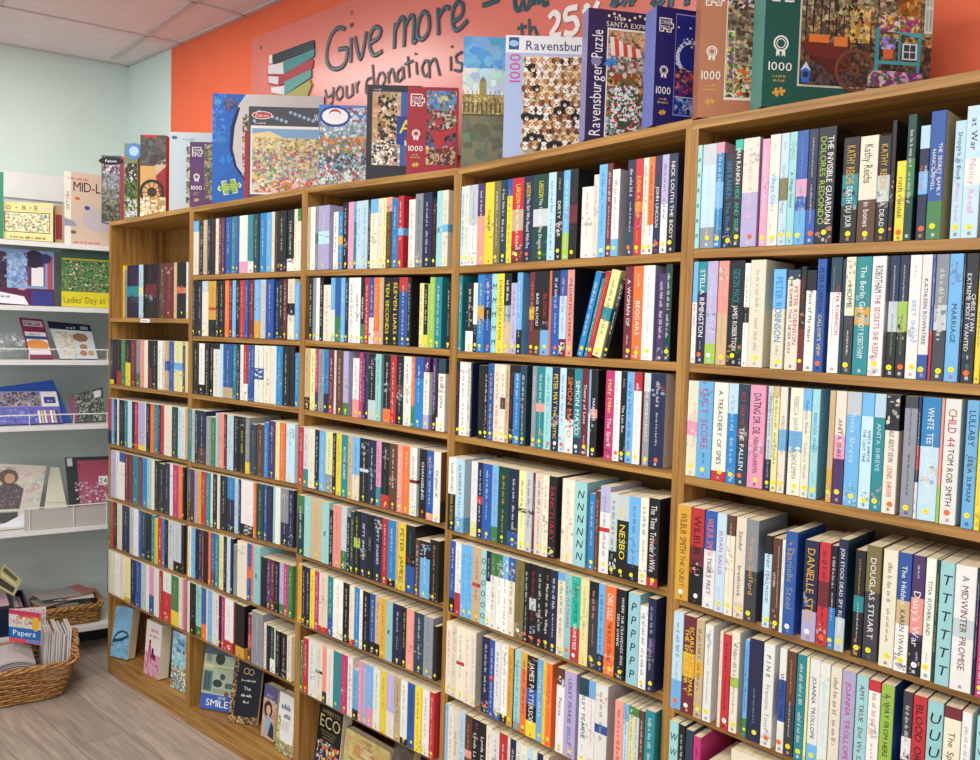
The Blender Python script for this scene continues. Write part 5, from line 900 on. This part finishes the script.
quad_thing('toy_box', ((-14, 247), (54, 252), (54, 304.5), (-14, 302)), (.36, .37), .06, 'blue and plum dress-up toy box on the second rack shelf', 'toy', m_froz, '#3a4668')
def m_lad(f):
    f.rect(0, 0, 1, 1, '#4d7a4c'); f.rect(0, .86, 1, 1, '#3c5c54'); f.rect(0, 0, 1, .27, '#d8cc2c'); f.rect(0, .83, 1, .86, '#b8b03c'); f.art(0, .28, 1, .82, '#3c6c3c #5c9c4c #1c241c #7cac5c #c86c5c #e0d8c8 #2c3428 #6ca858', 240, .009, 78); f.text("Ladies' Day at the", .04, .07, 1.08, .19, '#7c7a28')
quad_thing('picture_book', ((61.5, 248), (113, 253), (113, 308), (61.5, 304.5)), (.355, .365), .02, 'green picture book with a yellow foot band beside the toy box', 'book', m_lad, '#3c5c54')
def m_pk(f): f.rect(0, 0, 1, 1, '#7c2648'); f.rect(.1, .80, .92, .95, '#b8a8b8'); f.rect(.08, .1, .94, .66, '#e0dce0'); f.rect(.08, .48, .94, .56, '#2c4684'); f.disc(.5, .34, .045, '#d88c3c', .028); f.lines(.14, .83, .85, .92, 1, '#4c3c4c', 2); f.lines(.14, .58, .85, .65, 1, '#5c4c5c', 3)
quad_thing('craft_booklet', ((19, 317.5), (43, 319.5), (54, 358.5), (29, 358)), (.26, .36), .006, 'maroon craft booklet with an orange flower leaning on the third rack shelf', 'booklet', m_pk, '#7c2648')
def m_cr(f): f.rect(0, 0, 1, 1, '#c2ccd0'); f.rect(0, .80, 1, 1, '#171b34'); f.lines(.36, .84, .68, .93, 1, '#d8d0c0', 4); f.rect(.74, .84, .92, .93, '#8c8ca0'); f.rect(.1, .05, .4, .74, '#cfcabc'); f.art(.1, .05, .5, .74, '#d8d4c4 #b8b4a8 #c8c0a8', 30, .02, 79); f.disc(.68, .60, .032, '#8c6450', .026, 7); f.disc(.70, .34, .016, '#a87858'); f.disc(.66, .16, .015, '#a87858'); f.disc(.86, .16, .014, '#b8946c')
quad_thing('craft_magazine', ((47, 321), (90, 325), (98, 358.8), (60, 358.5)), (.26, .36), .006, 'navy headed craft magazine with brown star biscuits, third rack shelf', 'magazine', m_cr, '#171b34')
# crumpled clear bag
def bag(q, d, label, seed):
    r = random.Random(seed); c = LP(*q, d); root = empty('plastic_bag', basis(c, (1, 0, 0), (0, 1, 0), (0, 0, 1)), label, 'bag'); bm = bmesh.new(); bmesh.ops.create_icosphere(bm, subdivisions=3, radius=1.0)
    for v in bm.verts: k = r.uniform(0.72, 1.08); v.co = Vector((v.co.x*0.045*k, v.co.y*0.07*k, v.co.z*0.058*k))
    me = bpy.data.meshes.new('film'); bm.to_mesh(me); bm.free(); me.materials.append(MT['film']); o = bpy.data.objects.new('film', me); COL.objects.link(o); o.parent = root
    m = MB()
    for _ in range(22): x, y, z = r.uniform(-.02, .02), r.uniform(-.04, .04), r.uniform(-.035, .03); m.box((x, y, z), (x+.012, y+.014, z+.01), rgb(r.choice(['#d8d8dc', '#a8acb4', '#8c8f98', '#f0f0f0'])))
    m.build('wrapped_bits', MT['ink'], root)
bag((10, 344), .33, 'crumpled clear plastic bag of small silver bits on the third rack shelf', 4)
def m_fold(f): f.rect(0, 0, 1, 1, '#1c4ea6')
quad_thing('folder', ((-8, 388), (53, 380), (72, 420.5), (-8, 421.5)), (.27, .34), .012, 'bright blue plastic folder standing on the fourth rack shelf', 'folder', m_fold, '#173f8c')
def m_cd(f):
    f.rect(0, 0, 1, 1, '#5f62b0'); f.rect(0, .52, 1, 1, '#8c8cb8'); f.art(.0, .55, .72, .98, '#7c5c4c #4c7c44 #c8a898 #5c4c84 #3c3c5c #a86c5c', 80, .016, 80); f.rect(.74, .52, 1, .98, '#e0dee0'); f.rect(.78, .62, .96, .82, '#343a84'); f.lines(.80, .67, .94, .76, 1, '#c8c8e0', 8); f.art(0, .05, .7, .46, '#6a70c0 #5458a8 #8c8cd0', 50, .016, 81)
    for i, c in enumerate(['#e8e8ee', '#d8c83c', '#e0d8dc', '#b85c7c', '#f0f0f0', '#c8b48c', '#3c3c54']): f.rect(.66+i*.045, .02, .69+i*.045, .40, c)
quad_thing('catalogue', ((-8, 391.5), (56, 391), (63, 421.5), (-8, 423)), (.30, .365), .010, 'violet picture catalogue standing in front of the blue folder', 'catalogue', m_cd, '#4c4c94')
def m_gr(f): f.rect(0, 0, 1, 1, '#46524e'); f.rect(0, 0, .14, 1, '#8c4a6c'); f.art(.15, .02, .99, .98, '#3c4a48 #6c7870 #9aa298 #2c3836 #58645c #b0b4a4', 220, .010, 82); f.rect(.72, .74, .92, .94, '#e8e6e8')
quad_thing('pattern_booklet', ((68, 396.5), (103, 387), (105, 418.8), (74, 420)), (.30, .35), .008, 'dark grey leafy patterned booklet on the fourth rack shelf', 'booklet', m_gr, '#7c4460')
def m_wom(f):
    f.rect(0, 0, 1, 1, '#cfc7bb'); f.art(0, .4, 1, .95, '#d8cfc2 #c8bcae #ddd6ca', 40, .03, 83); f.disc(.38, .80, .033, '#6a5a50', .038); f.disc(.40, .78, .018, '#c89c84', .024); f.poly([(.18, .30), (.62, .30), (.66, .62), (.52, .70), (.30, .70), (.16, .62)], '#5c5256'); f.art(.2, .32, .6, .66, '#766c70 #4c4448 #8c8488', 40, .008, 84); f.poly([(.2, .1), (.6, .1), (.6, .3), (.2, .3)], '#4a4a4c'); f.poly([(.16, .26), (.6, .26), (.6, .31), (.16, .31)], '#a8b49c'); f.disc(.05, .95, .014, '#7c6cac', .01); f.lines(.3, .93, .5, .97, 1, '#6c6460', 3); f.poly([(.2, .04), (.78, .26), (.74, .03)], '#dfe2ea')
quad_thing('knitting_pattern', ((-14, 463), (46.5, 466), (36, 531), (-14, 530)), (.24, .35), .008, 'beige knitting pattern sheet showing a person in a grey jumper', 'pattern', m_wom, '#b0a89c')
quad_thing('magazine_file', ((50, 467), (59, 467.5), (68, 512), (44, 512)), (.22, .33), .03, 'cream card magazine file between the knitting pattern and dark folder', 'file', lambda f: (f.rect(0, 0, 1, 1, '#d6d4be'), f.rect(0, .2, 1, .215, '#a8a690')), '#c4c2ac')
def m_dk(f): f.rect(0, 0, 1, 1, '#2c3436'); f.rect(.24, .02, 1, .93, '#a34c60'); f.rect(.03, .82, .14, .98, '#c8c8cc'); f.art(.15, .0, 1, .5, '#b8a8b4 #c86c8c #8c8c94 #d8ccd4 #a0566c', 90, .012, 86); f.rect(.68, .42, .88, .60, '#e8e8e8'); f.text('24', .70, .45, .86, .56, '#1c1c1c'); [f.disc(.28, q, .003, '#2c2428') for q in (.85, .80, .70)]
quad_thing('folder', ((65, 457.5), (113, 456), (113, 505), (70, 508)), (.25, .33), .015, 'dark green folder with a pink sheet, fifth rack shelf beside the bookcase', 'folder', m_dk, '#2c3436')

# ------------------------------------------------------------------ baskets, crate and their papers
def basket(name, c, a, b, h, flare, rows, stakes, label, rise=0.0, mat='rattan', handle=False, r=0.0042):
    """c = (s, d, z) of the foot centre; a along the wall, b across"""
    root = empty(name, basis(LW(*c), (-WD[0], -WD[1], 0), (-WN[0], -WN[1], 0), (0, 0, 1)), label, 'basket'); inv = root.matrix_world.inverted()
    def per(t, k):
        t %= 1.0; th = 2*math.pi*t; n = 9.0; ct, st = math.cos(th), math.sin(th); q = (abs(ct)**n+abs(st)**n)**(-1/n); return ct*q*a/2*k, st*q*b/2*k
    def P(t, v, off=0.0):
        k = 1+(flare-1)*v; x, y = per(t, k); x2, y2 = per(t, k+off/min(a, b)*2); th = 2*math.pi*t; zz = h*v+rise*v*abs(math.cos(th))**6; return LW(c[0]+x2, c[1]+y2, c[2]+0.004+zz)
    M_ = stakes*4; w = MB()
    for i in range(rows):
        v = (i+0.5)/rows
        w.tube([P(j/M_, v, 0.0032*math.cos(math.pi*(j/4+i))) for j in range(M_)], r, n=5, closed=True)
    w.v = [tuple(inv @ Vector(p)) for p in w.v]; w.build('woven_side', MT[mat], root, smooth=True)
    st = MB()
    for j in range(stakes): st.tube([P(j/stakes, v) for v in (0, .5, 1.0)], 0.0026, n=5)
    st.v = [tuple(inv @ Vector(p)) for p in st.v]; st.build('stakes', MT[mat], root, smooth=True)['kind'] = 'stuff'
    rm = MB()
    for k in range(3):
        pts = []
        for j in range(M_):
            t = j/M_; ph = 2*math.pi*(k/3+j/9.0); q = P(t, 1.0, 0.007*math.cos(ph)); pts.append(q+Vector((0, 0, 0.004+0.007*math.sin(ph))))
        rm.tube(pts, 0.0065, n=6, closed=True)
    rm.v = [tuple(inv @ Vector(p)) for p in rm.v]; rm.build('braided_rim', MT[mat], root, smooth=True)
    fl = MB(); fl.poly([P(j/40, 0.02, -0.002) for j in range(40)], rgb('#6e431c')); fl.v = [tuple(inv @ Vector(p)) for p in fl.v]; fl.build('woven_base', MT[mat], root)
    if handle:
        for e in (0.0, 0.5):
            g = MB()
            for k in range(3):
                pts = []
                for j in range(25):
                    q = j/24; t = e-0.055+0.11*q; ph = 2*math.pi*(k/3+q*3); o = P(t, 1.0, 0.004+0.006*math.cos(ph)); pts.append(o+Vector((0, 0, 0.012+0.034*math.sin(math.pi*q)+0.006*math.sin(ph))))
                g.tube(pts, 0.007, n=6)
            g.v = [tuple(inv @ Vector(p)) for p in g.v]; g.build('handle', MT[mat], root, smooth=True)
    return root
basket('wicker_basket', (0.630, 0.668, 0.0), 0.48, 0.29, 0.142, 1.20, 13, 30, 'large wicker basket of magazines on the floor in front of the rack', rise=0.035, handle=True)
basket('wicker_basket', (0.31, 0.235, 0.148), 0.26, 0.24, 0.075, 1.06, 9, 26, 'small pale wicker basket of papers on the lowest rack shelf', mat='rattan2', r=0.0036)
RM = random.Random(5)
def mag(s0, s1, d0, d1, z0, z1, cov, label, group, tilt=0.0, deco=None, pages='#dcd8d2'):
    """a magazine standing on edge, open edge towards the room"""
    root = empty('magazine', basis(LW((s0+s1)/2, (d0+d1)/2, z0), (-WD[0], -WD[1], 0), (-WN[0], -WN[1], 0), (0, 0, 1)), label, 'magazine', group); inv = root.matrix_world.inverted()
    def H6(mb, a, b, lo, hi, ds, col):
        mb.hexa([LW(b, d1+ds, lo), LW(a, d1+ds, lo), LW(a+tilt, d1+ds, hi), LW(b+tilt, d1+ds, hi)], [LW(b, d0, lo), LW(a, d0, lo), LW(a+tilt, d0, hi), LW(b+tilt, d0, hi)], col)
    cv = MB(); t = 0.0007; H6(cv, s0, s0+t, z0, z1, 0, cov); H6(cv, s1-t, s1, z0, z1, 0, cov); pg = MB(); H6(pg, s0+t, s1-t, z0+0.001, z1-0.001, -0.001, rgb(pages))
    for mb, nm, mt in ((cv, 'cover', 'board'), (pg, 'page_block', 'ink')): mb.v = [tuple(inv @ Vector(p)) for p in mb.v]; mb.build(nm, MT[mt], root)
cols = ['#e8e2dc', '#c8b8c0', '#8c5c4c', '#b8c8d8', '#d8b83c', '#a8a0a0', '#e0d8d8', '#7c7488', '#d8c8d0', '#584858', '#c8c0b8', '#b894a8']
cn = ['white', 'mauve', 'brown', 'pale blue', 'yellow', 'grey', 'cream', 'slate', 'pale pink', 'dark plum', 'stone', 'lilac']
def s_of(x, y, d): P = LP(x, y, d); return float((np.array(P[:2])-C0) @ WD)
s = s_of(42, 630, .72); s_end = s_of(69, 630, .72); WM = (s-s_end)/12
for i in range(12):
    w = WM-0.001; s -= w+0.001; top = 0.215+RM.uniform(-0.012, 0.016)-i*0.0005
    mag(s, s+w, 0.57, 0.735-RM.uniform(0, .02), 0.05, top+.035, rgb(cols[i]), '%s magazine standing on edge in the big basket, %s from the left' % (cn[i], ['first', 'second', 'third', 'fourth', 'fifth', 'sixth', 'seventh', 'eighth', 'ninth', 'tenth', 'eleventh', 'twelfth'][i]), 'magazines standing in the big basket', tilt=-0.010)
def m_pap(f):
    f.rect(0, 0, 1, 1, '#cfc8c4'); f.rect(0, .12, 1, .46, '#1f66a8'); f.text('Papers', .05, .22, .92, .40, '#f4f4f2'); f.rect(0, .86, 1, 1, '#b8385c'); f.rect(.3, .72, 1, .86, '#c8602c'); f.lines(.1, .48, .6, .56, 1, '#c8d05c', 3); f.disc(.84, .62, .02, '#e0a82c', .03); f.art(.05, .56, .75, .8, '#d8ccc4 #b8a89c #e8e0d8 #a8786c', 50, .013, 88); f.rect(0, 0, 1, .12, '#d8485c'); f.rect(.55, .02, 1, .1, '#3c8cc8')
fA = LP(9, 641, .66); fB = LP(41.5, 655, .775); fT = LP(9, 611.5, .66); ex = fB-fA; ex.z = 0
f = Face(fA, ex, (0, 0, 1), ex.length*0.98, (fT-fA).length+0.01); face_thing('magazine', f, .008, 'board', 'papercraft magazine with a blue title band leaning at the front of the big basket', 'magazine', side='#d8d4d0', deco=m_pap)
fA = LP(14, 640, .60); fB = LP(46, 640, .63); ex = fB-fA; ex.z = 0
f = Face(fA, ex, (0, 0, 1), ex.length, .135); face_thing('magazine', f, .006, 'board', 'orange edged white leaflet standing behind the papercraft magazine', 'magazine', side='#d8703c', deco=lambda f: (f.rect(0, 0, 1, 1, '#dedbd8'), f.art(0, .4, 1, 1, '#e6e2e0 #c8b8c8 #d88ca4 #8c8c94 #e8c8a8', 60, .012, 90)))
# flat bent pile at the left
for i in range(7):
    root = empty('magazine', basis(LW(.74, .66, .13+.010*i), (-WD[0], -WD[1], 0), (-WN[0], -WN[1], 0), (0, 0, 1)), 'curled magazine lying in the big basket, %s layer from the bottom of the pile' % ['first', 'second', 'third', 'fourth', 'fifth', 'sixth', 'seventh'][i], 'magazine', 'magazines lying in the big basket'); inv = root.matrix_world.inverted()
    for nm, lift, th, c in (('cover', 0.0045, 0.0012, ['#8c4c5c', '#c8c0b8', '#9a94a0', '#6c4c54', '#b8a8a4', '#74707c', '#c0b4b4'][i]), ('page_block', 0, 0.0040, RM.choice(['#c8c2ba', '#a8a09c', '#8c8286']))):
        mb = MB(); off = RM.uniform(-.008, .008) if nm == 'cover' else 0; n = 10; up = []; lo = []
        for k in range(n+1):
            q = k/n; ss = s_of(39, 655, .78)+.235*q+i*.002; z = .085+.0085*i+.034*math.sin(math.pi*min(1, q*1.1+.12))+lift
            lo.append((ss, z)); up.append((ss, z+th))
        for k in range(n):
            mb.hexa([LW(lo[k+1][0], .785, lo[k+1][1]), LW(lo[k][0], .785, lo[k][1]), LW(up[k][0], .785, up[k][1]), LW(up[k+1][0], .785, up[k+1][1])], [LW(lo[k+1][0], .56, lo[k+1][1]), LW(lo[k][0], .56, lo[k][1]), LW(up[k][0], .56, up[k][1]), LW(up[k+1][0], .56, up[k+1][1])], rgb(c))
        mb.v = [tuple(inv @ Vector(p)) for p in mb.v]; mb.build(nm, MT['ink'], root)
# papers heaped in the small basket
RP = random.Random(21)
for i, (c, lb) in enumerate([('#8c8680', 'grey'), ('#b8b2a4', 'stone coloured'), ('#6e6a68', 'dark grey'), ('#c8c4b8', 'cream'), ('#9c8c84', 'brownish'), ('#d8d6d0', 'white'), ('#b86c6c', 'faded red'), ('#a8a49c', 'topmost grey')]):
    z = .222+.0075*i; cs, cdd = .31+RP.uniform(-.035, .05), .235+RP.uniform(-.015, .015); an = RP.uniform(-.5, .5); hl, hw_ = RP.uniform(.07, .10), RP.uniform(.06, .085); tl = RP.uniform(-.006, .012)
    root = empty('paper_sheaf', basis(LW(cs, cdd, z), (-WD[0], -WD[1], 0), (-WN[0], -WN[1], 0), (0, 0, 1)), '%s sheaf of papers lying in the small basket' % lb, 'papers', 'papers in the small basket'); inv = root.matrix_world.inverted(); mb = MB()
    q = [(cs+x*math.cos(an)-y*math.sin(an), cdd+x*math.sin(an)+y*math.cos(an), z+tl*(x/hl)) for x, y in ((hl, hw_), (-hl, hw_), (-hl, -hw_), (hl, -hw_))]
    lo_, up_ = [LW(*p) for p in q], [LW(p[0], p[1], p[2]+.005) for p in q]
    mb.hexa([lo_[0], lo_[1], up_[1], up_[0]], [lo_[3], lo_[2], up_[2], up_[3]], rgb(c)); mb.v = [tuple(inv @ Vector(p)) for p in mb.v]; mb.build('sheets', MT['ink'], root)
# navy crate
root = empty('crate', basis(LW(.70, .24, .149), (-WD[0], -WD[1], 0), (-WN[0], -WN[1], 0), (0, 0, 1)), 'navy plastic crate of magazines on the lowest rack shelf', 'crate'); inv = root.matrix_world.inverted()
for nm, bx in (('crate_wall', (.485, .492, .10, .38, .149, .275)), ('crate_wall', (.99, 1.0, .10, .38, .149, .275)), ('crate_wall', (.492, .99, .373, .38, .149, .275)), ('crate_wall', (.492, .99, .10, .107, .149, .275)), ('crate_floor', (.492, .99, .107, .373, .149, .156))):
    mb = MB(); lbox(mb, *bx); mb.v = [tuple(inv @ Vector(p)) for p in mb.v]; mb.build(nm, MT['navy_plastic'], root)
for i, (c, lb) in enumerate([('#c88ca0', 'pink'), ('#b8b4b0', 'grey'), ('#3c3c44', 'dark'), ('#d8b0bc', 'pale pink')]):
    mb = MB(); z = .245+.013*i; root = empty('magazine', basis(LW(.7, .24, z), (-WD[0], -WD[1], 0), (-WN[0], -WN[1], 0), (0, 0, 1)), '%s magazine lying in the navy crate' % lb, 'magazine', 'magazines in the navy crate'); inv = root.matrix_world.inverted()
    a = .50+.02*i; mb.hexa([LW(.8, .36, z), LW(a, .36, z), LW(a, .36, z+.009), LW(.8, .36, z+.009)], [LW(.8, .13, z+.0), LW(a, .13, z), LW(a, .13, z+.009), LW(.8, .13, z+.009)], rgb(c)); mb.v = [tuple(inv @ Vector(p)) for p in mb.v]; mb.build('page_block', MT['ink'], root)
quad_thing('craft_magazine', ((4, 563), (22, 580), (14, 596), (-6, 585)), (.24, .30), .01, 'yellow and dark craft magazine propped above the navy crate', 'magazine', lambda f: (f.rect(0, 0, 1, 1, '#cfc890'), f.rect(.1, .1, .9, .4, '#4c4a44'), f.rect(.1, .5, .9, .62, '#e6e0a8'), f.rect(.1, .7, .8, .9, '#6c6a5c')), '#8c8860')
